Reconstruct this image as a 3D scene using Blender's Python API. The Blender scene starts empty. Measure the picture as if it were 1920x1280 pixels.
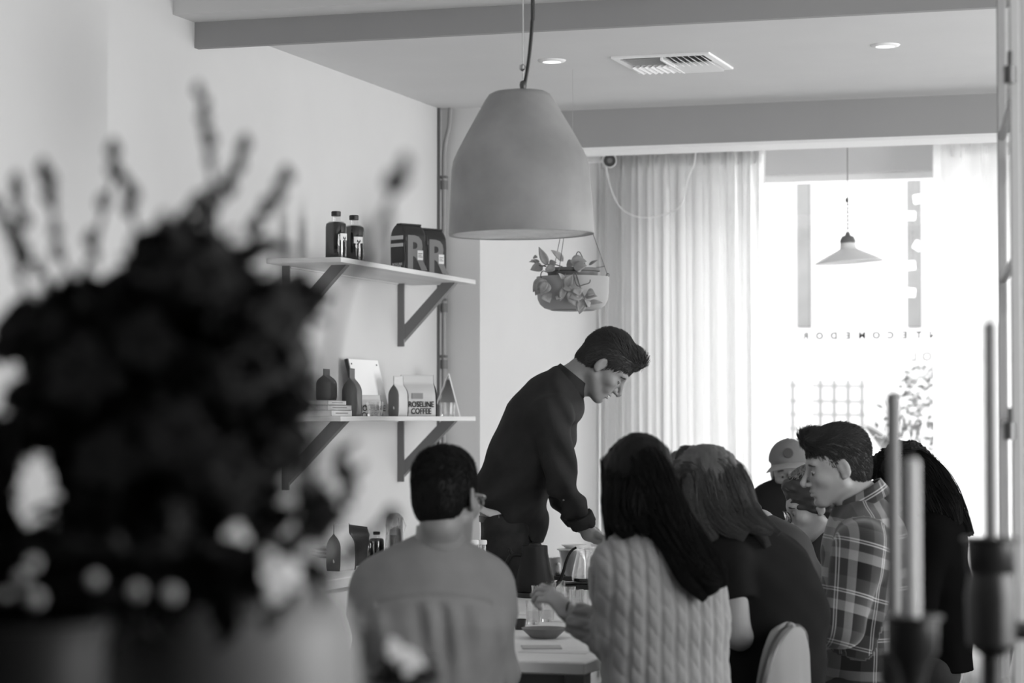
import bpy, math, random
import numpy as np
from mathutils import Vector, Matrix

# ------------------------------------------------------------------ camera, world, light
F = 4500.0                       # focal length in pixels of the 1920 px wide frame
HC = 1.39                        # camera height
YAW = math.atan(1440 / F)
PIT = math.atan(143 / F)
s_, c_ = math.sin(YAW), math.cos(YAW)
sp_, cp_ = math.sin(PIT), math.cos(PIT)
CAM = np.array([0, 0, HC])
VD = np.array([-s_ * cp_, c_ * cp_, sp_])
VR = np.array([c_, s_, 0.0])
VU = np.cross(VR, VD)
sc = bpy.context.scene
cam_d = bpy.data.cameras.new('camera')
cam_d.lens = F * 36 / 1920
cam_d.sensor_width = 36
cam_d.clip_start = 0.05
cam_d.clip_end = 200
cam_d.dof.use_dof = True
cam_d.dof.focus_distance = 8.3
cam_d.dof.aperture_fstop = 3.1
cam = bpy.data.objects.new('camera', cam_d)
sc.collection.objects.link(cam)
cam.matrix_world = Matrix(((VR[0], VU[0], -VD[0], 0), (VR[1], VU[1], -VD[1], 0), (VR[2], VU[2], -VD[2], HC), (0, 0, 0, 1)))
sc.camera = cam
world = bpy.data.worlds.new('overcast_sky')
sc.world = world
world.use_nodes = True
bg = world.node_tree.nodes['Background']
bg.inputs[0].default_value = (1, 1, 1, 1)
bg.inputs[1].default_value = 8.8
sc.view_settings.view_transform = 'Standard'
sc.view_settings.look = 'None'
sc.view_settings.exposure = 0.0
sc.view_settings.gamma = 1.0
sc.view_settings.use_curve_mapping = False
sc.cycles.max_bounces = 10
sc.cycles.diffuse_bounces = 5
sc.cycles.transmission_bounces = 8
sc.cycles.transparent_max_bounces = 12
sc.cycles.sample_clamp_indirect = 6.0


def portal(cx, cy, cz, sx, sy, rot):
    l = bpy.data.lights.new('window_portal', 'AREA')
    l.shape = 'RECTANGLE'
    l.size, l.size_y = sx, sy
    l.cycles.is_portal = True
    o = bpy.data.objects.new('window_portal', l)
    o.location = (cx, cy, cz)
    o.rotation_euler = rot
    sc.collection.objects.link(o)


# window wall, street side opening on the right, unseen side window added for light
portal(-0.9, 12.52, 1.5, 4.9, 2.4, (-math.pi / 2, 0, 0))
portal(1.62, 8.4, 1.3, 2.5, 2.2, (0, math.pi / 2, 0))
portal(1.62, 3.8, 1.75, 1.9, 3.2, (0, math.pi / 2, 0))


def P(px, py, D):
    return CAM + D * (VD + VR * ((px - 960) / F) + VU * ((640 - py) / F))


def V(r, u, d):
    """direction given as right / up / away from the camera, upright frame"""
    return np.array([c_ * r - s_ * d, s_ * r + c_ * d, u], float)


def ray(px, py):
    v = VD + VR * ((px - 960) / F) + VU * ((640 - py) / F)
    return v


def onX(px, py, X):
    v = ray(px, py)
    return CAM + v * (X / v[0])


def onY(px, py, Y):
    v = ray(px, py)
    return CAM + v * (Y / v[1])


def onZ(px, py, Z):
    v = ray(px, py)
    return CAM + v * ((Z - HC) / v[2])


# ------------------------------------------------------------------ materials
MATS = {}


def mat(name, g, rough=0.6, spec=0.4, noise=0.0, nscale=8.0, bump=0.0, bscale=60.0, metal=0.0, sheen=0.0, stretch=None, coat=0.0, emit=0.0):
    if name in MATS:
        return MATS[name]
    m = bpy.data.materials.new(name)
    m.use_nodes = True
    nt = m.node_tree
    b = nt.nodes['Principled BSDF']
    b.inputs['Base Color'].default_value = (g, g, g, 1)
    b.inputs['Roughness'].default_value = rough
    b.inputs['Specular IOR Level'].default_value = spec
    b.inputs['Metallic'].default_value = metal
    b.inputs['Sheen Weight'].default_value = sheen
    b.inputs['Coat Weight'].default_value = coat
    if emit:
        b.inputs['Emission Color'].default_value = (1, 1, 1, 1)
        b.inputs['Emission Strength'].default_value = emit
    tc = None
    if noise or bump:
        tc = nt.nodes.new('ShaderNodeTexCoord')
        mp = nt.nodes.new('ShaderNodeMapping')
        if stretch:
            mp.inputs['Scale'].default_value = stretch
        nt.links.new(tc.outputs['Object'], mp.inputs[0])
    if noise:
        n = nt.nodes.new('ShaderNodeTexNoise')
        n.inputs['Scale'].default_value = nscale
        n.inputs['Detail'].default_value = 5
        nt.links.new(mp.outputs[0], n.inputs['Vector'])
        r = nt.nodes.new('ShaderNodeValToRGB')
        a, z = max(0, g * (1 - noise)), min(1, g * (1 + noise))
        r.color_ramp.elements[0].color = (a, a, a, 1)
        r.color_ramp.elements[1].color = (z, z, z, 1)
        r.color_ramp.elements[0].position = 0.3
        r.color_ramp.elements[1].position = 0.7
        nt.links.new(n.outputs['Fac'], r.inputs[0])
        nt.links.new(r.outputs[0], b.inputs['Base Color'])
    if bump:
        n2 = nt.nodes.new('ShaderNodeTexNoise')
        n2.inputs['Scale'].default_value = bscale
        n2.inputs['Detail'].default_value = 4
        nt.links.new(mp.outputs[0], n2.inputs['Vector'])
        bp = nt.nodes.new('ShaderNodeBump')
        bp.inputs['Strength'].default_value = bump
        bp.inputs['Distance'].default_value = 0.004
        nt.links.new(n2.outputs['Fac'], bp.inputs['Height'])
        nt.links.new(bp.outputs[0], b.inputs['Normal'])
    MATS[name] = m
    return m


def glass_mat(name, rough=0.0, tint=0.97, refl=None, solid=False):
    if name in MATS:
        return MATS[name]
    m = bpy.data.materials.new(name)
    m.use_nodes = True
    nt = m.node_tree
    nt.nodes.remove(nt.nodes['Principled BSDF'])
    out = nt.nodes['Material Output']
    tr = nt.nodes.new('ShaderNodeBsdfTransparent')
    tr.inputs[0].default_value = (tint, tint, tint, 1)
    gl = nt.nodes.new('ShaderNodeBsdfGlossy')
    gl.inputs['Roughness'].default_value = rough
    mx = nt.nodes.new('ShaderNodeMixShader')
    if refl is None:
        fr = nt.nodes.new('ShaderNodeLayerWeight')
        fr.inputs[0].default_value = 0.5
        nt.links.new(fr.outputs['Facing'], mx.inputs[0])
    else:
        mx.inputs[0].default_value = refl
    nt.links.new(tr.outputs[0], mx.inputs[1])
    nt.links.new(gl.outputs[0], mx.inputs[2])
    nt.links.new(mx.outputs[0], out.inputs[0])
    MATS[name] = m
    return m


def sheer_mat(name):
    m = bpy.data.materials.new(name)
    m.use_nodes = True
    nt = m.node_tree
    nt.nodes.remove(nt.nodes['Principled BSDF'])
    out = nt.nodes['Material Output']
    tr = nt.nodes.new('ShaderNodeBsdfTransparent')
    tl = nt.nodes.new('ShaderNodeBsdfTranslucent')
    tl.inputs[0].default_value = (.93, .93, .93, 1)
    df = nt.nodes.new('ShaderNodeBsdfDiffuse')
    df.inputs[0].default_value = (.8, .8, .8, 1)
    m1 = nt.nodes.new('ShaderNodeMixShader')
    m1.inputs[0].default_value = 0.12
    m2 = nt.nodes.new('ShaderNodeMixShader')
    m2.inputs[0].default_value = 0.72
    nt.links.new(tl.outputs[0], m1.inputs[1])
    nt.links.new(df.outputs[0], m1.inputs[2])
    nt.links.new(tr.outputs[0], m2.inputs[1])
    nt.links.new(m1.outputs[0], m2.inputs[2])
    nt.links.new(m2.outputs[0], out.inputs[0])
    MATS[name] = m
    return m


# ------------------------------------------------------------------ mesh helpers
ORG = {}


def link(o):
    sc.collection.objects.link(o)
    return o


def tag(o, label=None, cat=None, group=None, kind=None):
    if label: o['label'] = label
    if cat: o['category'] = cat
    if group: o['group'] = group
    if kind: o['kind'] = kind
    return o


def thing(name, org, label=None, cat=None, group=None):
    o = bpy.data.objects.new(name, None)
    o.empty_display_size = 0.05
    o.location = tuple(org)
    link(o)
    ORG[o] = np.array(org, float)
    return tag(o, label, cat, group)


def obj(name, vf, m, parent=None, org=None, smooth=False, label=None, cat=None, group=None, kind=None, attr=None, auto=None):
    """vf = (verts Nx3 in world space, faces) -> one mesh object"""
    v, f = vf[0], vf[1]
    v = np.asarray(v, float)
    base = ORG[parent] if parent is not None else (np.array(org, float) if org is not None else np.zeros(3))
    me = bpy.data.meshes.new(name)
    v = v - base
    if isinstance(f, np.ndarray):
        n, k = f.shape
        me.vertices.add(len(v))
        me.vertices.foreach_set('co', v.astype(np.float32).ravel())
        me.loops.add(n * k)
        me.loops.foreach_set('vertex_index', f.astype(np.int32).ravel())
        me.polygons.add(n)
        me.polygons.foreach_set('loop_start', (np.arange(n) * k).astype(np.int32))
        me.update(calc_edges=True)
        me.validate()
    else:
        me.from_pydata([tuple(a) for a in v], [], f)
        me.update()
    if smooth:
        me.polygons.foreach_set('use_smooth', np.ones(len(me.polygons), bool))
        if auto:
            me.set_sharp_from_angle(angle=math.radians(auto))
    if attr is not None:
        a = me.attributes.new('cloth', 'FLOAT_VECTOR', 'POINT')
        a.data.foreach_set('vector', attr.astype(np.float32).ravel())
    if m is not None:
        if isinstance(m, (list, tuple)):
            for mm in m: me.materials.append(mm)
        else:
            me.materials.append(m)
    o = bpy.data.objects.new(name, me)
    link(o)
    if parent is not None:
        o.parent = parent
        ORG[o] = base
    else:
        o.location = tuple(base)
        ORG[o] = base
    return tag(o, label, cat, group, kind)


def part(name, vf, m, parent, smooth=True, auto=40, label=None, kind=None, attr=None):
    """a part; if its parent is a mesh object (a sub-part) coordinates stay relative to the same origin"""
    return obj(name, vf, m, parent, smooth=smooth, auto=auto, label=label, kind=kind, attr=attr)


def join(*vfs):
    V_, F_ = [], []
    n = 0
    for v, f in vfs:
        V_.append(np.asarray(v, float))
        F_ += [tuple(int(i) + n for i in q) for q in f]
        n += len(v)
    return np.concatenate(V_), F_


def box(lo, hi, rot=None, ctr=None, bev=0.0):
    lo, hi = np.array(lo, float), np.array(hi, float)
    lo, hi = np.minimum(lo, hi), np.maximum(lo, hi)
    if bev <= 0:
        v = np.array([[x, y, z] for x in (lo[0], hi[0]) for y in (lo[1], hi[1]) for z in (lo[2], hi[2])])
        f = [(0, 1, 3, 2), (4, 6, 7, 5), (0, 4, 5, 1), (2, 3, 7, 6), (0, 2, 6, 4), (1, 5, 7, 3)]
    else:
        b = min(bev, (hi - lo).min() * 0.49)
        # chamfered box: 24 verts
        v, idx = [], {}
        for i, x in enumerate((lo[0], hi[0])):
            for j, y in enumerate((lo[1], hi[1])):
                for k, z in enumerate((lo[2], hi[2])):
                    sx, sy, sz = (1 if i == 0 else -1), (1 if j == 0 else -1), (1 if k == 0 else -1)
                    idx[(i, j, k, 0)] = len(v); v.append([x, y + sy * b, z + sz * b])
                    idx[(i, j, k, 1)] = len(v); v.append([x + sx * b, y, z + sz * b])
                    idx[(i, j, k, 2)] = len(v); v.append([x + sx * b, y + sy * b, z])
        I = idx
        f = []
        for i in (0, 1):
            q = [I[(i, 0, 0, 0)], I[(i, 0, 1, 0)], I[(i, 1, 1, 0)], I[(i, 1, 0, 0)]]
            f.append(tuple(q if i == 0 else q[::-1]))
            q = [I[(0, i, 0, 1)], I[(1, i, 0, 1)], I[(1, i, 1, 1)], I[(0, i, 1, 1)]]
            f.append(tuple(q if i == 0 else q[::-1]))
            q = [I[(0, 0, i, 2)], I[(0, 1, i, 2)], I[(1, 1, i, 2)], I[(1, 0, i, 2)]]
            f.append(tuple(q if i == 0 else q[::-1]))
        for a in (0, 1):
            for b2 in (0, 1):
                f.append((I[(0, a, b2, 1)], I[(1, a, b2, 1)], I[(1, a, b2, 2)], I[(0, a, b2, 2)]))
                f.append((I[(a, 0, b2, 0)], I[(a, 1, b2, 0)], I[(a, 1, b2, 2)], I[(a, 0, b2, 2)]))
                f.append((I[(a, b2, 0, 0)], I[(a, b2, 1, 0)], I[(a, b2, 1, 1)], I[(a, b2, 0, 1)]))
        for i in (0, 1):
            for j in (0, 1):
                for k in (0, 1):
                    f.append((I[(i, j, k, 0)], I[(i, j, k, 1)], I[(i, j, k, 2)]))
        v = np.array(v)
    if rot is not None:
        c = (lo + hi) / 2 if ctr is None else np.array(ctr, float)
        v = (v - c) @ np.array(rot).T + c
    return v, f


def rotz(a):
    a = math.radians(a)
    return np.array([[math.cos(a), -math.sin(a), 0], [math.sin(a), math.cos(a), 0], [0, 0, 1]])


def rotax(axis, a):
    return np.array(Matrix.Rotation(math.radians(a), 3, Vector(axis)))


def frame(d):
    d = np.array(d, float)
    d = d / np.linalg.norm(d)
    a = np.array([0, 0, 1.0]) if abs(d[2]) < 0.9 else np.array([1.0, 0, 0])
    u = np.cross(a, d); u /= np.linalg.norm(u)
    return u, np.cross(d, u), d


def catmull(pts, n):
    pts = np.asarray(pts, float)
    k = len(pts)
    if k < 3:
        t = np.linspace(0, 1, n)[:, None]
        return pts[0] * (1 - t) + pts[-1] * t
    e = np.concatenate([[2 * pts[0] - pts[1]], pts, [2 * pts[-1] - pts[-2]]])
    t = np.linspace(0, k - 1 - 1e-6, n)
    i = t.astype(int); u = (t - i)[:, None]
    p0, p1, p2, p3 = e[i], e[i + 1], e[i + 2], e[i + 3]
    return 0.5 * (2 * p1 + (p2 - p0) * u + (2 * p0 - 5 * p1 + 4 * p2 - p3) * u ** 2 + (3 * p1 - p0 - 3 * p2 + p3) * u ** 3)


def tube(pts, r, seg=8, n=None, cap=True):
    pts = np.asarray(pts, float)
    if n: 
        rr = np.interp(np.linspace(0, 1, n), np.linspace(0, 1, len(pts)), r if hasattr(r, '__len__') else [r] * len(pts))
        pts = catmull(pts, n)
    else:
        rr = np.array(r if hasattr(r, '__len__') else [r] * len(pts), float)
    k = len(pts)
    tan = np.gradient(pts, axis=0)
    u, w, d = frame(tan[0])
    v, f = [], []
    for i in range(k):
        t = tan[i] / (np.linalg.norm(tan[i]) + 1e-12)
        u = u - t * np.dot(u, t); u /= np.linalg.norm(u)
        w = np.cross(t, u)
        for j in range(seg):
            a = 2 * math.pi * j / seg
            v.append(pts[i] + rr[i] * (math.cos(a) * u + math.sin(a) * w))
    for i in range(k - 1):
        for j in range(seg):
            j2 = (j + 1) % seg
            f.append((i * seg + j, i * seg + j2, (i + 1) * seg + j2, (i + 1) * seg + j))
    if cap:
        f.append(tuple(range(seg))[::-1])
        f.append(tuple(range((k - 1) * seg, k * seg)))
    return np.array(v), f


def cyl(a, b, ra, rb=None, seg=16):
    return tube([a, b], [ra, ra if rb is None else rb], seg)


def lathe(prof, ctr, seg=32, R=None, ry=1.0):
    """prof: [(r, z)...] around z, centre ctr; R optional rotation"""
    v, f = [], []
    k = len(prof)
    for r, z in prof:
        for j in range(seg):
            a = 2 * math.pi * j / seg
            v.append((r * math.cos(a), r * ry * math.sin(a), z))
    v = np.array(v, float)
    if R is not None: v = v @ np.array(R).T
    v = v + np.array(ctr, float)
    for i in range(k - 1):
        for j in range(seg):
            j2 = (j + 1) % seg
            f.append((i * seg + j, i * seg + j2, (i + 1) * seg + j2, (i + 1) * seg + j))
    if prof[0][0] > 1e-6: f.append(tuple(range(seg))[::-1])
    if prof[-1][0] > 1e-6: f.append(tuple(range((k - 1) * seg, k * seg)))
    return v, f


def grid_surf(fn, nu, nv):
    v = np.array([fn(i / (nu - 1), j / (nv - 1)) for i in range(nu) for j in range(nv)], float)
    f = [(i * nv + j, (i + 1) * nv + j, (i + 1) * nv + j + 1, i * nv + j + 1) for i in range(nu - 1) for j in range(nv - 1)]
    return v, f


def solid(vf, t):
    """give an open surface a thickness t"""
    v, f = vf
    v = np.asarray(v, float)
    nrm = np.zeros_like(v)
    for q in f:
        n = np.cross(v[q[1]] - v[q[0]], v[q[2]] - v[q[0]])
        for i in q: nrm[i] += n
    nrm /= (np.linalg.norm(nrm, axis=1)[:, None] + 1e-12)
    n = len(v)
    v2 = np.concatenate([v + nrm * t / 2, v - nrm * t / 2])
    edges = {}
    for q in f:
        for a, b in zip(q, q[1:] + q[:1]):
            edges[(a, b)] = 1
    f2 = [tuple(q) for q in f] + [tuple(i + n for i in q[::-1]) for q in f]
    for (a, b) in edges:
        if (b, a) not in edges:
            f2.append((b, a, a + n, b + n))
    return v2, f2


def text_vf(s, size, M, extrude=0.0006, spacing=1.0, shear=0.0, bold=0.0):
    """M: 4x4 (text x,y plane -> world)"""
    cu = bpy.data.curves.new('t', 'FONT')
    cu.body = s
    cu.size = size
    cu.extrude = extrude
    cu.align_x = 'CENTER'
    cu.align_y = 'CENTER'
    cu.space_character = spacing
    cu.offset = bold
    cu.space_line = 0.85
    cu.resolution_u = 3
    o = bpy.data.objects.new('t', cu)
    link(o)
    dg = bpy.context.evaluated_depsgraph_get()
    me = bpy.data.meshes.new_from_object(o.evaluated_get(dg))
    v = np.array([tuple(p.co) for p in me.vertices])
    f = [tuple(p.vertices) for p in me.polygons]
    bpy.data.objects.remove(o)
    bpy.data.curves.remove(cu)
    bpy.data.meshes.remove(me)
    if len(v) == 0: return np.zeros((3, 3)), []
    M = np.array(M, float)
    return v @ M[:3, :3].T + M[:3, 3], f


def M4(x, y, o):
    """text frame from x axis, y axis (unit) and origin"""
    x, y = np.array(x, float), np.array(y, float)
    z = np.cross(x, y)
    m = np.eye(4)
    m[:3, 0], m[:3, 1], m[:3, 2], m[:3, 3] = x, y, z, o
    return m


# ------------------------------------------------------------------ smooth solid fields -> one continuous skin (surface nets)
def axis(lo, hi, h, bands=()):
    a = [lo]
    while a[-1] < hi:
        x = a[-1]
        st = h
        for b0, b1, hf in bands:
            if b0 - h < x < b1: st = min(st, hf)
        a.append(x + st)
    return np.array(a, np.float32)


def unit(v):
    v = np.array(v, float)
    return v / np.linalg.norm(v)


def cone(a, b, ra, rb, k=0.02, q=1.0, ax=None, fa=False, fb=False, neg=False):
    return dict(t='c', a=np.array(a, float), b=np.array(b, float), ra=ra, rb=rb, k=k, q=q, ax=None if ax is None else unit(ax), fa=fa, fb=fb, neg=neg)


def ell(c, r, R=None, k=0.02, neg=False):
    return dict(t='e', c=np.array(c, float), r=np.array(r, float), R=np.eye(3) if R is None else np.array(R, float), k=k, neg=neg)


def halfspace(p, n, k=0.0):
    """removes what lies on the side n points to"""
    return dict(t='h', p=np.array(p, float), n=unit(n), k=k, neg=True)


def bounds(prims, pad):
    lo, hi = np.full(3, 1e9), np.full(3, -1e9)
    for p in prims:
        if p['neg']: continue
        if p['t'] == 'c':
            r = max(p['ra'], p['rb']) * max(1, p['q'])
            lo = np.minimum(lo, np.minimum(p['a'], p['b']) - r); hi = np.maximum(hi, np.maximum(p['a'], p['b']) + r)
        else:
            r = p['r'].max()
            lo = np.minimum(lo, p['c'] - r); hi = np.maximum(hi, p['c'] + r)
    return lo - pad, hi + pad


def evalp(p, X, Y, Z):
    if p['t'] == 'c':
        a, b = p['a'], p['b']
        ab = b - a
        dx, dy, dz = X - a[0], Y - a[1], Z - a[2]
        L2 = float(ab @ ab) + 1e-12
        t0 = (dx * ab[0] + dy * ab[1] + dz * ab[2]) / L2
        t = np.clip(t0, 0, 1)
        ex, ey, ez = dx - t * ab[0], dy - t * ab[1], dz - t * ab[2]
        d2 = ex * ex + ey * ey + ez * ez
        if p['q'] != 1.0:
            A = p['ax']
            l = ex * A[0] + ey * A[1] + ez * A[2]
            d2 = d2 - l * l * (1 - 1 / p['q'] ** 2)
        d = np.sqrt(np.maximum(d2, 0)) - (p['ra'] + t * (p['rb'] - p['ra']))
        if p['fb']: d = np.maximum(d, (t0 - 1) * math.sqrt(L2))
        if p['fa']: d = np.maximum(d, -t0 * math.sqrt(L2))
        return d
    if p['t'] == 'e':
        c, r, R = p['c'], p['r'], p['R']
        dx, dy, dz = X - c[0], Y - c[1], Z - c[2]
        q = [dx * R[i][0] + dy * R[i][1] + dz * R[i][2] for i in range(3)]
        k0 = np.sqrt((q[0] / r[0]) ** 2 + (q[1] / r[1]) ** 2 + (q[2] / r[2]) ** 2)
        k1 = np.sqrt((q[0] / r[0] ** 2) ** 2 + (q[1] / r[1] ** 2) ** 2 + (q[2] / r[2] ** 2) ** 2) + 1e-9
        return k0 * (k0 - 1) / k1
    n, c = p['n'], p['p']
    return (X - c[0]) * n[0] + (Y - c[1]) * n[1] + (Z - c[2]) * n[2]


def sdf_mesh(prims, h=0.006, bands=None, disp=None, pad=0.02, clip=None):
    lo, hi = bounds(prims, pad)
    if clip is not None:
        lo = np.maximum(lo, clip[0]); hi = np.minimum(hi, clip[1])
    bands = bands or []
    ax = []
    for i in range(3):
        ax.append(axis(lo[i], hi[i], h, [(b[0][i], b[1][i], b[2]) for b in bands]))
    xs, ys, zs = ax
    Fd = np.full((len(xs), len(ys), len(zs)), 1.0, np.float32)
    for p in prims:
        k = p['k']
        if p['t'] == 'h':
            d = evalp(p, xs[:, None, None], ys[None, :, None], zs[None, None, :])
            Fd = np.maximum(Fd, d.astype(np.float32))
            continue
        m = k + 0.02
        if p['t'] == 'c':
            r = max(p['ra'], p['rb']) * max(1, p['q'])
            l, u = np.minimum(p['a'], p['b']) - r - m, np.maximum(p['a'], p['b']) + r + m
        else:
            r = p['r'].max()
            l, u = p['c'] - r - m, p['c'] + r + m
        i0, i1 = np.searchsorted(xs, l[0]), np.searchsorted(xs, u[0])
        j0, j1 = np.searchsorted(ys, l[1]), np.searchsorted(ys, u[1])
        k0, k1 = np.searchsorted(zs, l[2]), np.searchsorted(zs, u[2])
        if i0 >= i1 or j0 >= j1 or k0 >= k1: continue
        sl = (slice(i0, i1), slice(j0, j1), slice(k0, k1))
        d = evalp(p, xs[i0:i1, None, None], ys[None, j0:j1, None], zs[None, None, k0:k1]).astype(np.float32)
        A = Fd[sl]
        if p['neg']:
            d = -d
            if k > 0:
                hh = np.clip(.5 - .5 * (A - d) / -k, 0, 1) if False else np.clip(.5 + .5 * (A - d) / k, 0, 1)
                Fd[sl] = d * (1 - hh) + A * hh + k * hh * (1 - hh)
            else:
                Fd[sl] = np.maximum(A, d)
        else:
            if k > 0:
                hh = np.clip(.5 + .5 * (d - A) / k, 0, 1)
                Fd[sl] = d * (1 - hh) + A * hh - k * hh * (1 - hh)
            else:
                Fd[sl] = np.minimum(A, d)
    if disp is not None:
        near = np.nonzero(np.abs(Fd) < 0.045)
        Fd[near] += disp(xs[near[0]], ys[near[1]], zs[near[2]]).astype(np.float32)
    for a_ in (Fd[0], Fd[-1], Fd[:, 0], Fd[:, -1], Fd[:, :, 0], Fd[:, :, -1]):
        np.maximum(a_, 0.001, out=a_)
    ins = Fd < 0
    cnt = np.zeros(tuple(n - 1 for n in Fd.shape), np.int8)
    for i in (0, 1):
        for j in (0, 1):
            for k in (0, 1):
                cnt += ins[i:i + cnt.shape[0], j:j + cnt.shape[1], k:k + cnt.shape[2]]
    act = (cnt > 0) & (cnt < 8)
    I, J, K = np.nonzero(act)
    vid = np.full(cnt.shape, -1, np.int32)
    vid[I, J, K] = np.arange(len(I))
    acc = np.zeros((len(I), 3)); num = np.zeros(len(I))
    corners = [(0, 0, 0), (1, 0, 0), (0, 1, 0), (1, 1, 0), (0, 0, 1), (1, 0, 1), (0, 1, 1), (1, 1, 1)]
    vals = [Fd[I + a, J + b, K + c] for a, b, c in corners]
    for a in range(8):
        for b in range(a + 1, 8):
            ca, cb = corners[a], corners[b]
            if sum(abs(x - y) for x, y in zip(ca, cb)) != 1: continue
            fa, fb = vals[a], vals[b]
            cr = (fa < 0) != (fb < 0)
            t = np.where(cr, fa / np.where(cr, fa - fb, 1), 0)
            pa = np.stack([xs[I + ca[0]], ys[J + ca[1]], zs[K + ca[2]]], 1)
            pb = np.stack([xs[I + cb[0]], ys[J + cb[1]], zs[K + cb[2]]], 1)
            pt = pa + (pb - pa) * t[:, None]
            acc += pt * cr[:, None]
            num += cr
    v = acc / num[:, None]
    faces = []
    sx = ins[:-1] != ins[1:]
    a, b, c = np.nonzero(sx[:, 1:-1, 1:-1]); b += 1; c += 1
    q = np.stack([vid[a, b - 1, c - 1], vid[a, b, c - 1], vid[a, b, c], vid[a, b - 1, c]], 1)
    fl = ~ins[a, b, c]
    q[fl] = q[fl][:, ::-1]; faces.append(q)
    sy = ins[:, :-1] != ins[:, 1:]
    a, b, c = np.nonzero(sy[1:-1, :, 1:-1]); a += 1; c += 1
    q = np.stack([vid[a - 1, b, c - 1], vid[a - 1, b, c], vid[a, b, c], vid[a, b, c - 1]], 1)
    fl = ~ins[a, b, c]
    q[fl] = q[fl][:, ::-1]; faces.append(q)
    sz = ins[:, :, :-1] != ins[:, :, 1:]
    a, b, c = np.nonzero(sz[1:-1, 1:-1, :]); a += 1; b += 1
    q = np.stack([vid[a - 1, b - 1, c], vid[a, b - 1, c], vid[a, b, c], vid[a - 1, b, c]], 1)
    fl = ~ins[a, b, c]
    q[fl] = q[fl][:, ::-1]; faces.append(q)
    f = np.concatenate(faces)
    f = f[(f >= 0).all(1)]
    return v, f


def vnormals(v, f):
    n = np.cross(v[f[:, 2]] - v[f[:, 0]], v[f[:, 3]] - v[f[:, 1]])
    o = np.zeros_like(v)
    for i in range(4): np.add.at(o, f[:, i], n)
    return o / (np.linalg.norm(o, axis=1)[:, None] + 1e-12)


def strands(paths, r0, r1, rng=None):
    """paths N x K x 3 -> three-sided tapering hair tubes, one mesh"""
    N, K, _ = paths.shape
    tan = np.gradient(paths, axis=1)
    tan /= np.linalg.norm(tan, axis=2)[:, :, None] + 1e-9
    ref = np.array([0.31, 0.57, 0.76])
    u = np.cross(tan, ref); u /= np.linalg.norm(u, axis=2)[:, :, None] + 1e-9
    w = np.cross(tan, u)
    rr = np.linspace(r0, r1, K)[None, :, None]
    ring = []
    for j in range(3):
        a = 2 * math.pi * j / 3
        ring.append(paths + rr * (math.cos(a) * u + math.sin(a) * w))
    v = np.stack(ring, 2).reshape(-1, 3)
    base = (np.arange(N)[:, None] * K + np.arange(K - 1)[None, :]).ravel() * 3
    fs = []
    for j in range(3):
        j2 = (j + 1) % 3
        fs.append(np.stack([base + j, base + j2, base + 3 + j2, base + 3 + j], 1))
    return v, np.concatenate(fs)
rng = np.random.default_rng(7)
random.seed(7)
# ------------------------------------------------------------------ material library
M_wall = mat('wall_paint', .63, .85, .2, noise=.02, nscale=2.5, bump=.06, bscale=180)
M_ceil = mat('ceiling_paint', .66, .9, .2, noise=.02, nscale=3, bump=.05, bscale=150)
M_beam = mat('beam_shade_grey', .36, .9, .2, noise=.02, nscale=3)  # darker than the ceiling: shade on the camera-facing beams put into the colour
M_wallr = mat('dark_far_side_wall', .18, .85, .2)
M_trim = mat('white_trim_paint', .90, .6, .3)
M_floor = mat('floor_boards', .07, .45, .5, noise=.25, nscale=3, stretch=(8, .6, 1), bump=.1)
M_frame = mat('painted_steel_frame', .36, .45, .5)
M_black = mat('black_plastic', .02, .4, .5)
M_blackm = mat('matte_black_metal', .012, .5, .25)
M_steel = mat('brushed_steel', .45, .3, .6, metal=1.0)
M_steeld = mat('dark_steel', .12, .4, .5, metal=.8)
M_wood = mat('pale_plywood', .68, .55, .35, noise=.08, nscale=5, stretch=(3, .3, 30))
M_brk = mat('bracket_grey_metal', .17, .5, .4)
M_glass = bpy.data.materials.new('clear_glass')
M_glass.use_nodes = True
_nt = M_glass.node_tree
_nt.nodes.remove(_nt.nodes['Principled BSDF'])
_g = _nt.nodes.new('ShaderNodeBsdfGlass'); _g.inputs['IOR'].default_value = 1.45; _g.inputs['Roughness'].default_value = .01
_t = _nt.nodes.new('ShaderNodeBsdfTransparent'); _m = _nt.nodes.new('ShaderNodeMixShader'); _m.inputs[0].default_value = .75
_nt.links.new(_t.outputs[0], _m.inputs[1]); _nt.links.new(_g.outputs[0], _m.inputs[2]); _nt.links.new(_m.outputs[0], _nt.nodes['Material Output'].inputs[0])
M_pane = glass_mat('window_pane_glass', .02, .98, refl=.05)
M_sheer = sheer_mat('sheer_curtain_cloth')
M_white = mat('white_enamel', .82, .3, .5)
M_paper = mat('white_paper', .82, .8, .2)
M_tabtop = mat('pale_table_laminate', .84, .45, .4, noise=.05, nscale=4)
M_ink = mat('black_ink', .03, .7, .2)

# ------------------------------------------------------------------ the setting
XL, XN, XA, XR = -3.6, -3.3, -3.415, 1.6
YN, YB, YP, YH0, YH1, YW = 6.38, 7.44, 10.2, 10.42, 10.65, 12.4
ZC, ZN, ZA = 2.783, 3.15, 2.87
def struct(name, vf, m, parent=None, **k):
    return obj(name, vf, m, parent, kind='structure', **k)

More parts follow.
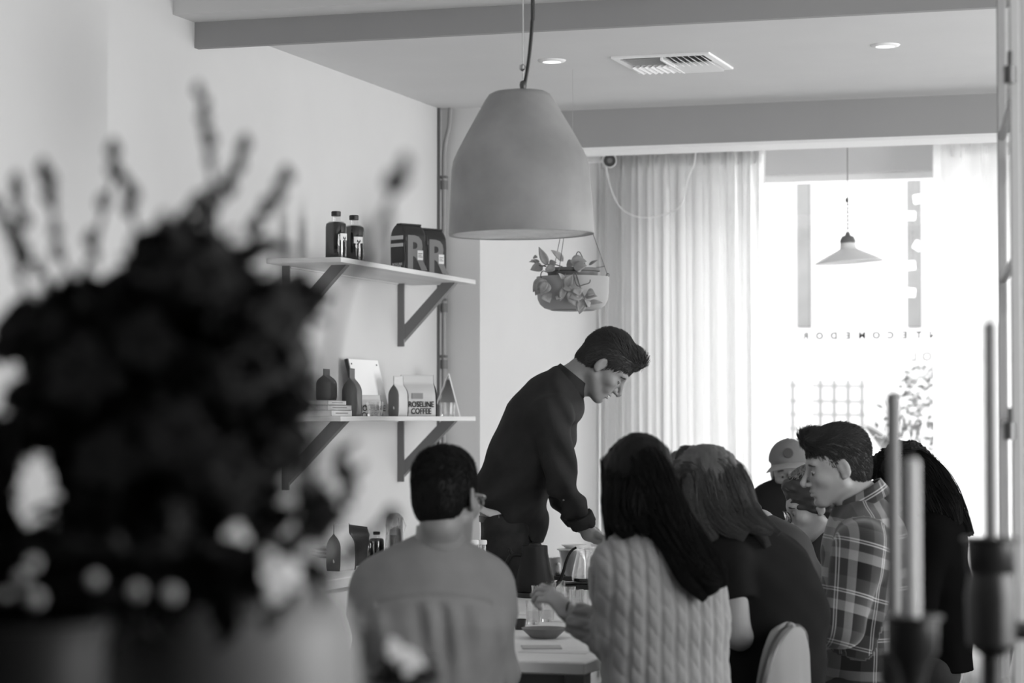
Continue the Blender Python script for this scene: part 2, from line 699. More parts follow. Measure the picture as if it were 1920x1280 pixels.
struct('floor', box((-4, -2, -.12), (2.0, 12.75, 0)), M_floor)
struct('wall_left', box((XL - .15, YN, 0), (XL, 12.6, 3.2)), M_wall)
struct('wall_left_near', box((XL - .15, -1.8, 0), (XN, YN, 3.2)), M_wall)
struct('pillar', box((XL, YP, 0), (XA, 12.55, 2.9)), M_wall)
struct('ceiling', box((XL, YB + .17, ZC), (XR, YH0 + .02, ZC + .12)), M_ceil)
struct('ceiling_near', box((XL, -1.8, ZN), (XR, YB + .05, ZN + .12)), M_ceil)
struct('ceiling_alcove', box((XL, YH0 + .02, ZA), (XR, 12.55, ZA + .12)), M_ceil)
struct('beam', box((XL, YB, 2.77), (XR, YB + .175, 3.16)), M_ceil)
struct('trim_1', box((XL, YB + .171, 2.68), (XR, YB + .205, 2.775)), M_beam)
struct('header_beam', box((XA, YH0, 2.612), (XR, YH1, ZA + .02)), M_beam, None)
struct('lit_soffit_board', box((XA, YH0 - .003, 2.598), (XR, YH1 + .003, 2.612)), M_trim)  # white board added; its colour stands for window light on the header underside
struct('wall_back', join(box((XA, YW, 2.665), (XR, YW + .15, 2.9)), box((XA, YW, 0), (XR, YW + .15, .42)),
                          box((XA, YW, .42), (-3.22, YW + .15, 2.665)), box((1.25, YW, .42), (XR, YW + .15, 2.665))), M_wall)
struct('wall_right', join(box((XR, -1.8, 0), (XR + .15, 2.2, 3.2)), box((XR, 5.4, 0), (XR + .15, 7.3, 3.2)), box((XR, 2.2, 0), (XR + .15, 5.4, .8)), box((XR, 2.2, 2.7), (XR + .15, 5.4, 3.2)), box((XR, 9.5, 0), (XR + .15, 12.55, 3.2)), box((XR, 7.3, 2.55), (XR + .15, 9.5, 3.2))), M_wallr)  # the opening nearer the camera is added to light the near left wall
struct('wall_front', box((XN, -1.95, 0), (XR, -1.75, 3.2)), M_wall)
struct('baseboard_left', box((XL, YN, 0), (XL + .015, YP, .1)), M_trim)
w1 = thing('window_1', (-1, YW + .08, .42)); w1['kind'] = 'structure'
for nm, a, b in (('window_frame', (-3.22, YW + .03, 2.625), (1.25, YW + .11, 2.665)), ('window_frame', (-3.22, YW + .03, .42), (1.25, YW + .11, .47)),
                 ('window_frame', (-3.22, YW + .03, .47), (-3.18, YW + .11, 2.625)), ('window_frame', (1.21, YW + .03, .47), (1.25, YW + .11, 2.625))):
    part(nm, box(a, b, bev=.004), M_trim, w1, smooth=False)
pane = part('window_pane', box((-3.18, YW + .065, .47), (1.21, YW + .071, 2.625)), M_pane, w1, smooth=False)
part('window_sill', box((-3.25, YW - .06, .40), (1.28, YW + .03, .43), bev=.005), M_trim, w1, smooth=False)

# lettering on the shop window, read from the street (so mirrored from in here)
def window_text(s, px, py, wpx, g, size_px, spacing=1.0, bold=0.0):
    o = onY(px, py, YW + .062)
    D = np.dot(o - CAM, VD)
    size = size_px * D / F * 1.38
    vf = text_vf(s, size, np.eye(4), .0004, spacing, bold=bold)
    v = vf[0].copy()
    w = v[:, 0].max() - v[:, 0].min()
    v[:, 0] *= wpx * D / F / w
    v[:, 0] *= -1          # mirrored
    v = np.stack([v[:, 0] + o[0], o[1] - v[:, 2], v[:, 1] + o[2]], 1)
    return v, [q[::-1] for q in vf[1]]
M_let = mat('grey_vinyl_lettering', .10, .6, .2)
M_let2 = mat('pale_vinyl_lettering', .6, .6, .2)
def lettering(word, px, py, wpx, hpx, m, lab, bold, grp=None):
    o = onY(px, py, YW + .062)
    t = thing('window_lettering', o, lab, 'sign')
    n = len(word); D = np.dot(o - CAM, VD)
    for i_, chh in enumerate(word):
        xx = px + wpx * (.5 - i_ / (n - 1)) if n > 1 else px
        oo = onY(xx, py, YW + .062); oo[2] = o[2]
        v, f = text_vf(chh, hpx * D / F * 1.38, np.eye(4), .0004, 1, bold=bold)
        v = v.copy(); v[:, 0] -= (v[:, 0].max() + v[:, 0].min()) / 2
        v = np.stack([oo[0] - v[:, 0], oo[1] - v[:, 2], v[:, 1] + oo[2]], 1)
        part('letter', (v, [q[::-1] for q in f]), m, t, smooth=False)
lettering('ANTECOMEDOR', 1643, 629, 266, 12.5, M_let, 'thin spaced shop name ANTECOMEDOR lettered mirrored on the window pane', .0014)
lettering('COL', 1738, 669, 50, 16, M_let2, 'fainter larger mirrored letters on the pane under the thin shop name', .001)
o0 = onY(1655, 818, YW + .06)
scr = [o0 + np.array([x / 1000, 0, .006 * math.sin(x * .13) + .004 * math.sin(x * .31)]) for x in range(-110, 115, 5)]
obj('window_lettering', tube(scr, .0022, 5), M_let2, org=o0, smooth=True, label='small looping handwritten line low on the window pane', cat='sign')

# ------------------------------------------------------------------ street outside
struct('street', box((-30, 12.8, -.2), (30, 60, -.12)), mat('pale_concrete', .55, .9, .2, noise=.1, nscale=1))
M_post = mat('weathered_post', .10, .8, .2, noise=.12, nscale=6)
M_postw = mat('white_post_base', .3, .8, .2)
for px, w, lab in ((1508, .3, 'pale square porch post outside the window, left of the white pendant'), (1715, .3, 'pale porch post with torn paper scraps outside, right of the white pendant')):
    p = onY(px, 615, 18.0)
    t = thing('porch_post', (p[0], 18, -.12), lab, 'post', 'porch posts on the street')
    w = 25 * np.dot(p - CAM, VD) / F / 2
    part('upper_shaft', box((p[0] - w, 18 - w, p[2]), (p[0] + w, 18 + w, 3.6), bev=.01), M_post, t, smooth=False)
    part('lower_shaft', box((p[0] - w * .95, 18 - w * .95, -.12), (p[0] + w * .95, 18 + w * .95, p[2]), bev=.01), M_postw, t, smooth=False)
    if px > 1600:
        for j in range(5):
            q = onY(px + random.choice((-7, 6, 0)), 365 + j * 47 + random.uniform(-9, 9), 18 - w - .004)
            part('paper_scrap', box(q - [.03, .002, .03], q + [.03, .002, .03], rotax((0, 1, 0), random.uniform(-40, 40))), M_paper, t, smooth=False)
t = thing('lattice_fence', onY(1550, 1000, 20) * [1, 1, 0], 'blurred pale grid fence across the street behind the cap wearer', 'fence')
M_lat = mat('fence_wire', .11, .8, .2)
for px in (1486, 1512, 1538, 1564, 1590, 1616):
    a, b = onY(px, 712, 20), onY(px, 860, 20)
    part('upright', cyl((a[0], 20, 0), a, .018, seg=6), M_lat, t)
for py in (722, 751, 776, 803):
    a, b = onY(1480, py, 20.0), onY(1622, py + 2, 20.0)
    part('rail', cyl(a, b, .014, seg=6), M_lat, t)
struct('street_facade', box((-30, 26, -.2), (30, 27, 9)), mat('far_facade_paint', .30, .9, .2, noise=.05, nscale=.5))
# parked car far outside
cc = onY(1462, 850, 22.0); cx, cy = cc[0], 22.0
t = thing('parked_car', (cx, cy, -.12), 'pale blurred car parked in the street beyond the window', 'car')
def carbody(u, v):
    L, a = -2.1 + 4.2 * u, 2 * math.pi * v
    hh = .62 + .05 * math.sin(u * math.pi)
    e = 1 - abs(2 * u - 1) ** 6 * .35
    return (cx + L, cy + .85 * e * math.copysign(abs(math.cos(a)) ** .45, math.cos(a)), .35 + .5 * hh * e * math.copysign(abs(math.sin(a)) ** .5, math.sin(a)))
part('body', grid_surf(carbody, 20, 20), mat('car_paint', .4, .4, .5), t)
def cabin(u, v):
    a = math.pi * v
    tt = u
    top = 1.33
    ln = 1.25 * (1 - .35 * (1 - abs(math.cos(a))))
    return (cx + (2 * u - 1) * (1.3 - .5 * math.sin(a)), cy + .7 * math.cos(a), .62 + (top - .62) * math.sin(a) ** .6)
part('cabin', solid(grid_surf(cabin, 12, 16), .03), mat('car_window', .2, .3, .5), t)
for dx in (-1.3, 1.3):
    for dy in (-.78, .78):
        part('wheel', cyl((cx + dx, cy + dy - .1, .18), (cx + dx, cy + dy + .1, .18), .31, seg=18), M_black, t)
# shrub outside
q = onY(1722, 800, 17.0)
t = thing('street_shrub', (q[0], 17, -.12), 'speckled leafy shrub outside the window beside the right curtain', 'shrub')
part('stem', tube([(q[0], 17, -.12), (q[0] + .05, 17, .5), (q[0], 17, 1.2)], [.04, .03, .015], 6, 8), mat('shrub_bark', .1, .9), t)
Vv, Ff = [], []
for i in range(900):
    c0 = q + np.array([rng.normal(0, .16), rng.normal(0, .2), rng.uniform(-1.1, .42)])
    if c0[2] > q[2] + .2 and abs(c0[0] - q[0]) > .12: continue
    R = np.array(Matrix.Rotation(rng.uniform(0, 6.3), 3, Vector(rng.normal(size=3))))
    l = np.array([[-.03, 0, 0], [0, -.014, .004], [.035, 0, 0], [0, .014, .004]]) @ R.T * 1.2 + c0
    n = len(Vv) * 4
    Vv.append(l); Ff.append((n, n + 1, n + 2, n + 3))
part('leaves', (np.concatenate(Vv), Ff), mat('shrub_leaf', .06, .6, .3, noise=.4, nscale=5), t, smooth=False, kind='stuff')

# ------------------------------------------------------------------ curtains
def curtain(name, xa, xb, y, amp, n, seed, label, swoop=0, inner=None):
    r = np.random.default_rng(seed)
    ph = r.uniform(0, 6.28, 6); fr = r.uniform(.8, 1.3, 6)
    nx, nz = n * 12, 26
    t = thing(name, ((xa + xb) / 2, y, .04), label, 'curtain')
    def fn(u, v):
        z = .04 + (2.765 - .04) * v
        top = max(0, (v - .93) / .07)
        x = xa + (xb - xa) * u
        x += swoop * ((1 - v) ** .6 * .12 - .0) * u if swoop > 0 else -swoop * -1 * ((1 - v) ** .5 * .10) * (1 - u)
        a = amp * (1 - .45 * top)
        f1 = math.sin(2 * math.pi * n * u + .8 * math.sin(ph[0] + 5 * u) + .4 * math.sin(v * 2 + ph[1] + 7 * u))
        f2 = .5 * math.sin(2 * math.pi * n * .53 * fr[1] * u + ph[2] + v * 1.2)
        f3 = .3 * math.sin(2 * math.pi * n * 1.9 * u + ph[3] + 2 * v)
        x += .018 * math.sin(2 * math.pi * n * u * 1.0 + 1.2 + ph[4]) * min(1, u * 15)
        return (x, y + a * (f1 + f2 + f3 * (1 - top)), z)
    part('panel', solid(grid_surf(fn, nx, nz), .0012), M_sheer, t, auto=None)
    # heading tape with pinch pleats
    def fh(u, v):
        z = 2.70 + .075 * v
        a = amp * .55
        return (xa + (xb - xa) * u, y + a * math.sin(2 * math.pi * n * u + .8 * math.sin(ph[0] + 5 * u)), z)
    part('heading_tape', solid(grid_surf(fh, nx, 3), .003), M_sheer, t, auto=None)
xa = XA + .014; xb = onY(1432, 400, 12.15)[0]
curtain('sheer_curtain', xa, xb, 12.15, .045, 21, 3, 'wide white sheer curtain with pleated heading, behind the standing man', swoop=.05)
xa2 = onY(1752, 400, 12.15)[0]
curtain('sheer_curtain', xa2, xa2 + 1.15, 12.15, .05, 11, 5, 'narrow white sheer curtain at the right end of the window', swoop=-.05)
tr = thing('curtain_track', (-1, 12.15, 2.79), 'thin white curtain track fixed above the window alcove', 'curtain rail')
part('rail', box((XA + .02, 12.13, 2.775), (XR - .02, 12.17, 2.80)), M_trim, tr, smooth=False)
for i in range(8):
    x = XA + .3 + i * .62
    part('bracket', box((x - .012, 12.14, 2.80), (x + .012, 12.16, ZA)), M_trim, tr, smooth=False)

# ------------------------------------------------------------------ conduit on the pillar corner
px_ = XL + .025
t = thing('wall_conduit', (px_, YP - .03, .1), 'pair of thin grey conduit pipes running up the wall corner', 'pipe')
pa = onX(829, 785, XL + .03); yA = YP - .03
part('pipe', tube([(XL + .025, yA, .1), (XL + .025, yA, 2.55), (XL + .03, yA, 2.62), (XL + .05, yA, 2.70), (XL + .055, yA, ZC)], .011, 10), mat('conduit_grey', .3, .4, .5), t)
part('pipe', tube([(XL + .002, yA - .02, .1), (XL + .006, yA - .02, ZC)], .007, 8), mat('conduit_dark', .08, .5, .5), t)
for py in (347, 577, 683):
    z = onY(829, py, yA)[2]
    part('coupler', cyl((XL + .025, yA, z - .02), (XL + .025, yA, z + .02), .016, seg=12), M_brk, t)
    part('clip', box((XL + .001, yA - .012, z + .03), (XL + .04, yA + .012, z + .042), bev=.003), M_brk, t, smooth=False)

# ------------------------------------------------------------------ ceiling: vent and downlights
vx0, vx1, vy0, vy1 = -2.45, -2.06, 8.90, 9.33
t = thing('ceiling_vent', ((vx0 + vx1) / 2, (vy0 + vy1) / 2, ZC), 'square white ceiling air vent with louvred quarters', 'vent')
e = .03; zt = ZC - .008
for a, b in (((vx0, vy0), (vx1, vy0 + e)), ((vx0, vy1 - e), (vx1, vy1)), ((vx0, vy0 + e), (vx0 + e, vy1 - e)), ((vx1 - e, vy0 + e), (vx1, vy1 - e))):
    part('frame', box((a[0], a[1], zt), (b[0], b[1], ZC + .01), bev=.002), M_trim, t, smooth=False)
part('duct_opening', box((vx0 + e, vy0 + e, ZC - .001), (vx1 - e, vy1 - e, ZC + .02)), M_black, t, smooth=False)
mx, my = (vx0 + vx1) / 2, (vy0 + vy1) / 2
part('divider', box((mx - .004, vy0 + e, ZC - .02), (mx + .004, vy1 - e, ZC)), M_trim, t, smooth=False)
for i in range(7):   # near left and far right quarters: slats along X, the others along Y
    y = vy0 + e + .012 + i * .026
    part('slat', box((vx0 + e, y - .005, ZC - .010), (mx, y + .005, ZC - .0085), rotax((1, 0, 0), 20)), M_trim, t, smooth=False)
    y2 = my + .012 + i * .026
    part('slat', box((mx, y2 - .013, ZC - .012), (vx1 - e, y2 + .013, ZC - .0105), rotax((1, 0, 0), -38)), M_trim, t, smooth=False)
for i in range(7):
    x = vx0 + e + .012 + i * .0245
    part('slat', box((x - .013, my, ZC - .012), (x + .013, vy1 - e, ZC - .0105), rotax((0, 1, 0), -30)), M_trim, t, smooth=False)
    x = mx + .012 + i * .0245
    part('slat', box((x - .013, vy0 + e, ZC - .012), (x + .013, my, ZC - .0105), rotax((0, 1, 0), 38)), M_trim, t, smooth=False)
M_lamp = mat('lit_lens', .9, .4, .3, emit=2.2)
for (px, py, lab) in ((1035, 113, 'small round recessed downlight left of the ceiling vent'), (1660, 84, 'small round recessed downlight right of the ceiling vent')):
    c = onZ(px, py, ZC)
    t = thing('downlight', c, lab, 'light', 'recessed downlights in the ceiling')
    part('trim_ring', lathe([(.036, .0), (.036, -.008), (.05, -.006), (.055, -.001), (.055, .004)], c, 28), M_trim, t)
    part('lens', lathe([(.0, -.004), (.036, -.004), (.036, .002)], c, 24), M_lamp, t)

# ------------------------------------------------------------------ big pendant
DP = 7.0
c = P(978, 440, DP)
m_ = DP / F
zt_ = P(978, 168, DP)[2]; zb_ = c[2]
R0 = 136 * m_
Hs = zt_ - zb_
t = thing('pendant_lamp', (c[0], c[1], zb_), 'large bell shaped grey plaster pendant lamp hanging over the table', 'pendant lamp')
prof = [(R0 * .955, .002), (R0, 0), (R0 * 1.005, .006), (R0 * .99, Hs * .17), (R0 * .97, Hs * .33), (R0 * .955, Hs * .45), (R0 * .93, Hs * .515), (R0 * .87, Hs * .58), (R0 * .74, Hs * .70), (R0 * .58, Hs * .84), (R0 * .47, Hs * .935), (R0 * .42, Hs * .97), (R0 * .35, Hs * .988), (R0 * .18, Hs), (.012, Hs)]
inner = [(.012, Hs - .02), (R0 * .36, Hs - .03), (R0 * .70, Hs * .68), (R0 * .90, Hs * .5), (R0 * .93, Hs * .3), (R0 * .955, .002)]
tilt = rotax(VD, -.9)
M_plas = mat('plaster_shade', .30, .5, .4, noise=.16, nscale=7, bump=.05, bscale=30)
M_shin = mat('shade_inner_silver', .8, .3, .6, metal=.3, noise=.2, nscale=20)
part('shade', lathe(prof, (c[0], c[1], zb_), 64, R=tilt), M_plas, t, auto=60)
part('inner_lining', lathe(inner[::-1], (c[0], c[1], zb_), 48, R=tilt), M_shin, t, auto=60)
part('bulb', lathe([(0, .17), (.02, .18), (.03, .205), (.026, .23), (.014, .26), (.014, .30)], (c[0], c[1], zb_), 18), mat('lit_bulb', .9, .4, .3, emit=35), t)
tp = P(981, 160, DP)
part('cable_grip', lathe([(.004, .014), (.009, .01), (.011, 0), (.009, -.01), (.014, -.014), (.014, -.02)], tp, 14), M_steeld, t)
zz = ZN
part('steel_wire', cyl(tp + [0, 0, .01], np.array([tp[0] - .002, tp[1], zz]), .0024, seg=6), M_steel, t)
part('wire_clamp', lathe([(.003, .01), (.009, .006), (.009, -.004), (.003, -.01)], P(979.5, 127, DP), 10), M_steel, t)
kp = [P(984, 158, DP), P(989, 130, DP), P(994, 90, DP), P(998, 40, DP), P(999, 0, DP)]
kp.append(np.array([kp[-1][0], kp[-1][1], zz]))
part('power_cable', tube(kp, .0058, 8, 40), M_black, t)

# ------------------------------------------------------------------ white pendant in the alcove
DQ = np.dot(onY(1592, 480, 11.4) - CAM, VD)
c = P(1592, 492, DQ); m_ = DQ / F
t = thing('pendant_lamp', c, 'small white cone pendant lamp hanging before the shop window', 'pendant lamp')
R0 = 64 * m_
tl = rotax(VD, -3.5)
prof = [(R0 * .985, .001), (R0, 0), (R0, .003), (R0 * .8, .022), (R0 * .5, .045), (R0 * .28, .062), (R0 * .235, .068), (R0 * .22, .088), (R0 * .22, .094), (.004, .096)]
part('shade', lathe(prof, c, 48, R=tl), M_white, t, auto=50)
part('inner_lining', lathe([(R0 * .985, .001), (R0 * .78, .018), (R0 * .45, .042), (R0 * .2, .056), (.003, .058)], c, 40, R=tl), M_white, t)
cp = c + tl @ np.array([0, 0, .094])
part('gallery', lathe([(R0 * .225, 0), (R0 * .225, .012), (R0 * .17, .03), (R0 * .08, .036), (R0 * .05, .05), (.003, .052)], cp, 20), M_brk, t)
part('bulb', lathe([(.0, -.002), (.016, .004), (.026, .02), (.022, .036), (.012, .05)], c, 16, R=tl), mat('bulb_glass', .85, .2, .5), t)
cz = cp + [0, 0, .05]
for i in range(8):
    z = cz[2] + i * .019
    part('chain_link', tube([(cz[0] + .005 * math.cos(a) * (i % 2 == 0), cz[1] + .005 * math.cos(a) * (i % 2), z + .011 + .012 * math.sin(a)) for a in np.linspace(0, 2 * math.pi, 10)], .0018, 5, cap=False), M_steeld, t)
part('wire', cyl(cz + [0, 0, .16], (cz[0], cz[1], ZA), .0022, seg=6), M_brk, t)
part('wire_clamp', lathe([(.002, .012), (.007, .006), (.007, -.006), (.002, -.012)], cz + [-.003, 0, .155], 8), M_steeld, t)

# ------------------------------------------------------------------ camera on the alcove wall
c = onY(1143, 301, 11.55)
t = thing('security_camera', (XA, 11.6, c[2]), 'round white security camera with dark face at the curtain top', 'camera')
fd = unit(CAM - c + np.array([1.2, 0, 0]))
u, w, d = frame(fd)
Rm = np.stack([u, w, d], 1)
part('housing', lathe([(.0, -.05), (.02, -.048), (.032, -.03), (.036, -.005), (.036, .003), (.033, .006)], c, 24, R=Rm), M_white, t)
part('face', lathe([(.0, .0075), (.031, .0075), (.033, .003)], c, 24, R=Rm), M_black, t)
part('lens', lathe([(.0, .0095), (.012, .009), (.014, .007)], c, 16, R=Rm), M_brk, t)
part('arm', tube([c - fd * .045, c - fd * .06 + [-.05, 0, 0], (XA, 11.6, c[2])], .009, 8, 12), M_white, t)
pts = [onY(px, py, 11.62) for px, py in ((1136, 312), (1143, 345), (1160, 385), (1185, 403), (1215, 408), (1245, 402), (1268, 393), (1281, 375), (1290, 335), (1303, 300))]
pts.append(np.array([pts[-1][0] + .01, 11.62, ZA]))
part('cord', tube(pts, .0035, 6, 50), M_white, t)

# ------------------------------------------------------------------ wall shelves
def shelf(z, lab, hb):
    y0, y1, x1 = 8.24, 9.80, -3.3
    t = thing('wall_shelf', (XL, 9.0, z), lab, 'shelf', 'plywood shelves on the left wall')
    part('board', box((XL, y0, z - .019), (x1, y1, z), bev=.0015), M_wood, t, smooth=False)
    for yb in (8.41, 9.66):
        zb = z - .019 - hb
        b = part('bracket', box((XL, yb - .02, zb), (XL + .012, yb + .02, z - .019), bev=.001), mat('bracket_plate_pale', .55, .6), t, smooth=False)
        part('upright', box((XL + .001, yb - .022, zb), (XL + .03, yb - .012, z - .019)), M_brk, b, smooth=False)
        d0 = np.array([XL + .02, yb, zb + .05]); d1 = np.array([x1 - .07, yb, z - .019])
        dd = unit(d1 - d0); n = np.array([-dd[2], 0, dd[0]])
        w = .022
        q = [d0 - n * w, d0 + n * w, d1 + n * w, d1 - n * w]
        q[2] = q[2] - dd * ((q[2][2] - (z - .019)) / dd[2]); q[3] = q[3] - dd * ((q[3][2] - (z - .019)) / dd[2])
        q[0] = q[0] + dd * ((XL + .012 - q[0][0]) / dd[0]); q[1] = q[1] + dd * ((XL + .012 - q[1][0]) / dd[0])
        v = np.array([p + [0, s * .018, 0] for s in (-1, 1) for p in q])
        part('brace', (v, [(0, 1, 2, 3), (7, 6, 5, 4), (0, 4, 5, 1), (1, 5, 6, 2), (2, 6, 7, 3), (3, 7, 4, 0)]), M_brk, b, smooth=False)
        for zz in (zb + .04, z - .06):
            part('screw', cyl((XL + .012, yb + .01, zz), (XL + .014, yb + .01, zz), .004, seg=8), M_black, b)
    part('rear_cleat', box((XL, 8.45, z - .024), (XL + .012, 9.62, z - .019)), M_wood, t, smooth=False)
ZS1, ZS2 = 1.984, 1.396
shelf(ZS1, 'upper plywood wall shelf holding dark bottles and black coffee bags', .27)
shelf(ZS2, 'lower plywood wall shelf holding books, pale coffee bags and glasses', .26)

def bottle(c, r, h, lab, group, lbl_dir=None, cap=True, fill=.86):
    t = thing('cold_brew_bottle', c, lab, 'bottle', group)
    sh = h * .80
    prof = [(0, .002), (r * .9, 0), (r, .006), (r, sh * .84), (r * .93, sh * .93), (r * .7, sh * .985), (r * .42, sh * 1.01), (r * .40, h * .91), (r * .38, h * .92)]
    part('glass_body', lathe(prof, c, 28), glass_mat('bottle_glass', .03, .93, refl=.08), t)
    part('dark_liquid', lathe([(0, .004), (r * .92, .003), (r * .98, .010), (r * .98, sh * .84), (r * .91, sh * .93), (r * .68, sh * .97), (0, sh * .971)], c, 24), mat('cold_brew', .008, .12, .6), t)
    part('cap', lathe([(r * .43, h * .90), (r * .45, h * .905), (r * .45, h * .99), (r * .40, h), (0, h)], c, 20), M_black, t)
    if lbl_dir is not None:
        a0 = lbl_dir
        lb = grid_surf(lambda u, v: (c[0] + (r + .0008) * math.cos(a0 + (u - .5) * .95), c[1] + (r + .0008) * math.sin(a0 + (u - .5) * .95), c[2] + sh * (.50 + .17 * v)), 8, 3)
        l_ = part('label', solid(lb, .0006), M_paper, t)
        lm = grid_surf(lambda u, v: (c[0] + (r + .0014) * math.cos(a0 + (u - .5) * .35), c[1] + (r + .0014) * math.sin(a0 + (u - .5) * .35), c[2] + sh * (.515 + .05 * v) + .004 * math.sin(u * 9)), 8, 3)
        part('label_mark', solid(lm, .0004), M_ink, l_)
    return t
pb = onX(630, 500, -3.385); bottle((pb[0], pb[1], ZS1), .0405, .184, 'front dark cold brew bottle on the upper shelf', 'bottles on the upper shelf', math.radians(-18))
pb = onX(660, 500, -3.385); bottle((pb[0], pb[1] + .02, ZS1), .0405, .184, 'dark cold brew bottle behind the first on the upper shelf', 'bottles on the upper shelf', math.radians(-42))

def bag_vf(w, g, h, style, n=28, nz=26):
    """w along local x (front width), g along local y, pinched or folded top"""
    v, f = [], []
    for i in range(nz):
        s = i / (nz - 1)
        if style == 'pinch':
            gg = g / 2 * (1 if s < .5 else max(.03, math.cos((min(s, .78) - .5) / .28 * math.pi / 2) ** .75 if s < .78 else .03))
            if s < .1: gg *= .88 + 1.2 * s
            ww = w / 2 * (1 - .06 * s)
        else:
            gg = g / 2 * (1 if s < .72 else max(.15, math.cos((s - .72) / .28 * math.pi / 2 * .93) ** .5))
            ww = w / 2 * (1 if s < .8 else 1 - .10 * ((s - .8) / .2) ** 2)
            gg *= (.94 + .06 * math.sin(s * 3))
        for j in range(n):
            a = 2 * math.pi * j / n
            ca, sa = math.cos(a), math.sin(a)
            k = .28
            x = ww * math.copysign(abs(ca) ** k, ca)
            y = gg * math.copysign(abs(sa) ** k, sa)
            wob = .0022 * math.sin(9 * s + 3 * a) * (0 if s < .05 else 1) * math.sin(a * 2 + 5 * s)
            v.append((x + wob, y + wob * (1 if gg > .01 else .2), s * h))
    for i in range(nz - 1):
        for j in range(n):
            j2 = (j + 1) % n
            f.append((i * n + j, i * n + j2, (i + 1) * n + j2, (i + 1) * n + j))
    f.append(tuple(range(n))[::-1]); f.append(tuple(range((nz - 1) * n, nz * n)))
    return np.array(v, float), f

def place(vf, c, yaw, lean=0, leanax=(1, 0, 0)):
    v = np.asarray(vf[0]) @ rotax(leanax, lean).T @ rotz(yaw).T + np.array(c, float)
    return v, vf[1]

def face_text(s, size, c, yaw, lx, lz, ly, side='front', ext=.0006, spacing=1., bold=0., sx=1.0, width=None):
    """text on the bag face; front = local -y, gusset = local -x"""
    R = rotz(yaw)
    if side == 'front':
        x, y, o = np.array([1, 0, 0.]), np.array([0, 0, 1.]), np.array([lx, -ly, lz])
    else:
        x, y, o = np.array([0, -1, 0.]), np.array([0, 0, 1.]), np.array([-ly, lx, lz])
    m = M4(R @ x * sx, R @ y, R @ o + np.array(c))
    m[:3, 0] = R @ x * sx
    return text_vf(s, size, m, ext, spacing, bold=bold)

M_bagk = mat('black_coffee_bag', .022, .38, .5, bump=.2, bscale=25)
M_bagg = mat('grey_bag_print', .20, .45, .4)
M_bagp = mat('pale_bag_print', .55, .5, .3)
M_bagw = mat('white_coffee_bag', .66, .5, .4, bump=.2, bscale=20)
M_bagd = mat('kraft_grey_gusset', .10, .5, .4)
def black_bag(px, lab, X=-3.40, yaw=-38):
    p = onX(px, 505, X); c = np.array([p[0], p[1], ZS1])
    D = np.dot(c - CAM, VD); h = .195
    w, g = .125, .095
    # local front (-y) turned to face the room (right of the camera), gusset (-x) faces the camera
    t = thing('coffee_bag', c, lab, 'coffee bag', 'black coffee bags on the upper shelf')
    yw = 62
    part('bag', place(bag_vf(w, g, h, 'fold'), c, yw), M_bagk, t, auto=None)
    R = rotz(yw)
    def panel(name, side, x0, x1, z0, z1, m, e=.0012, par=None):
        if side == 'front': b = box((x0, -g / 2 - e, z0), (x1, -g / 2 + .001, z1))
        else: b = box((-w / 2 - e, x0, z0), (-w / 2 + .001, x1, z1))
        return part(name, (b[0] @ R.T + c, b[1]), m, par or t, smooth=False)
    panel('stripe', 'side', -g * .40, g * .40, h * .68, h * .76, M_bagp)
    panel('stripe', 'side', -g * .40, g * .40, h * .53, h * .60, M_bagp)
    part('brand_print', face_text('ROSELINE\nCOFFEE', .0145, c, yw, -.005, h * .13, w / 2 + .0012, 'side', sx=.95), M_paper, t, smooth=False)
    panel('print_block', 'front', -w * .42, w * .42, h * .04, h * .66, mat('black_bag_front', .03, .4), .0006)
    part('big_letter', face_text('R', .19, c, yw, .0, h * .37, g / 2 + .0016, 'front', bold=.006, sx=.92), M_bagg, t, smooth=False)
    l_ = panel('label', 'front', w * .06, w * .30, h * .26, h * .46, M_paper, .0030)
    for k in range(3):
        panel('label_line', 'front', w * .09, w * (.22 if k % 2 else .26), h * (.39 - .035 * k), h * (.402 - .035 * k), M_ink, .0036, l_)
    part('top_fold', place(box((-w * .46, -g * .22, h - .004), (w * .46, g * .1, h + .005), bev=.003), c, yw), M_bagk, t, smooth=False)
black_bag(765, 'black striped coffee bag with a large letter, nearer the bottles')
p2 = black_bag(805, 'second black lettered coffee bag, partly behind the striped one')

def pinch_bag(px, X, base_z, w, g, h, yaw, lab, m_f, text=False, lean=0, grp='pinched top coffee bags on the lower shelf', mg=None, c=None):
    if c is None:
        p = onX(px, 780, X); c = np.array([p[0], p[1], base_z])
    t = thing('coffee_bag', c, lab, 'coffee bag', grp)
    vf = bag_vf(w, g, h, 'pinch')
    part('bag', place(vf, c, yaw), m_f, t, auto=None)
    # dark gussets with the teardrop outline, both ends
    sec = []
    for i in range(26):
        s = i / 25
        gg = g / 2 * (1 if s < .5 else max(.03, math.cos((min(s, .78) - .5) / .28 * math.pi / 2) ** .75 if s < .78 else .03))
        if s < .1: gg *= .88 + 1.2 * s
        sec.append((gg * .97, s * h))
    for sg in (-1, 1):
        v = [(sg * (w / 2 * (1 - .06 * z / h) + .0012 - .012 * math.sin(math.pi * min(1, z / h / .8)) * 0), y * q, z) for q in (-1, 1) for y, z in sec]
        n = len(sec)
        f = [(i, i + 1, n + i + 1, n + i) for i in range(n - 1)]
        if sg < 0: f = [q[::-1] for q in f]
        part('gusset', place(solid((np.array(v), f), .0008), c, yaw), mg or M_bagd, t, auto=None)
    if text:
        part('brand_print', face_text('ROSELINE\nCOFFEE', .033, c, yaw, .004, h * .20, g / 2 + .0018, 'front', sx=.78, bold=.0006), M_ink, t, smooth=False)
        R = rotz(yaw)
        b = box((-w * .24, -g / 2 - .0012, h * .42), (w * .08, -g / 2 + .001, h * .56))
        part('label', (b[0] @ R.T + c, b[1]), mat('bag_label_grey', .3, .6), t, smooth=False)
    return t
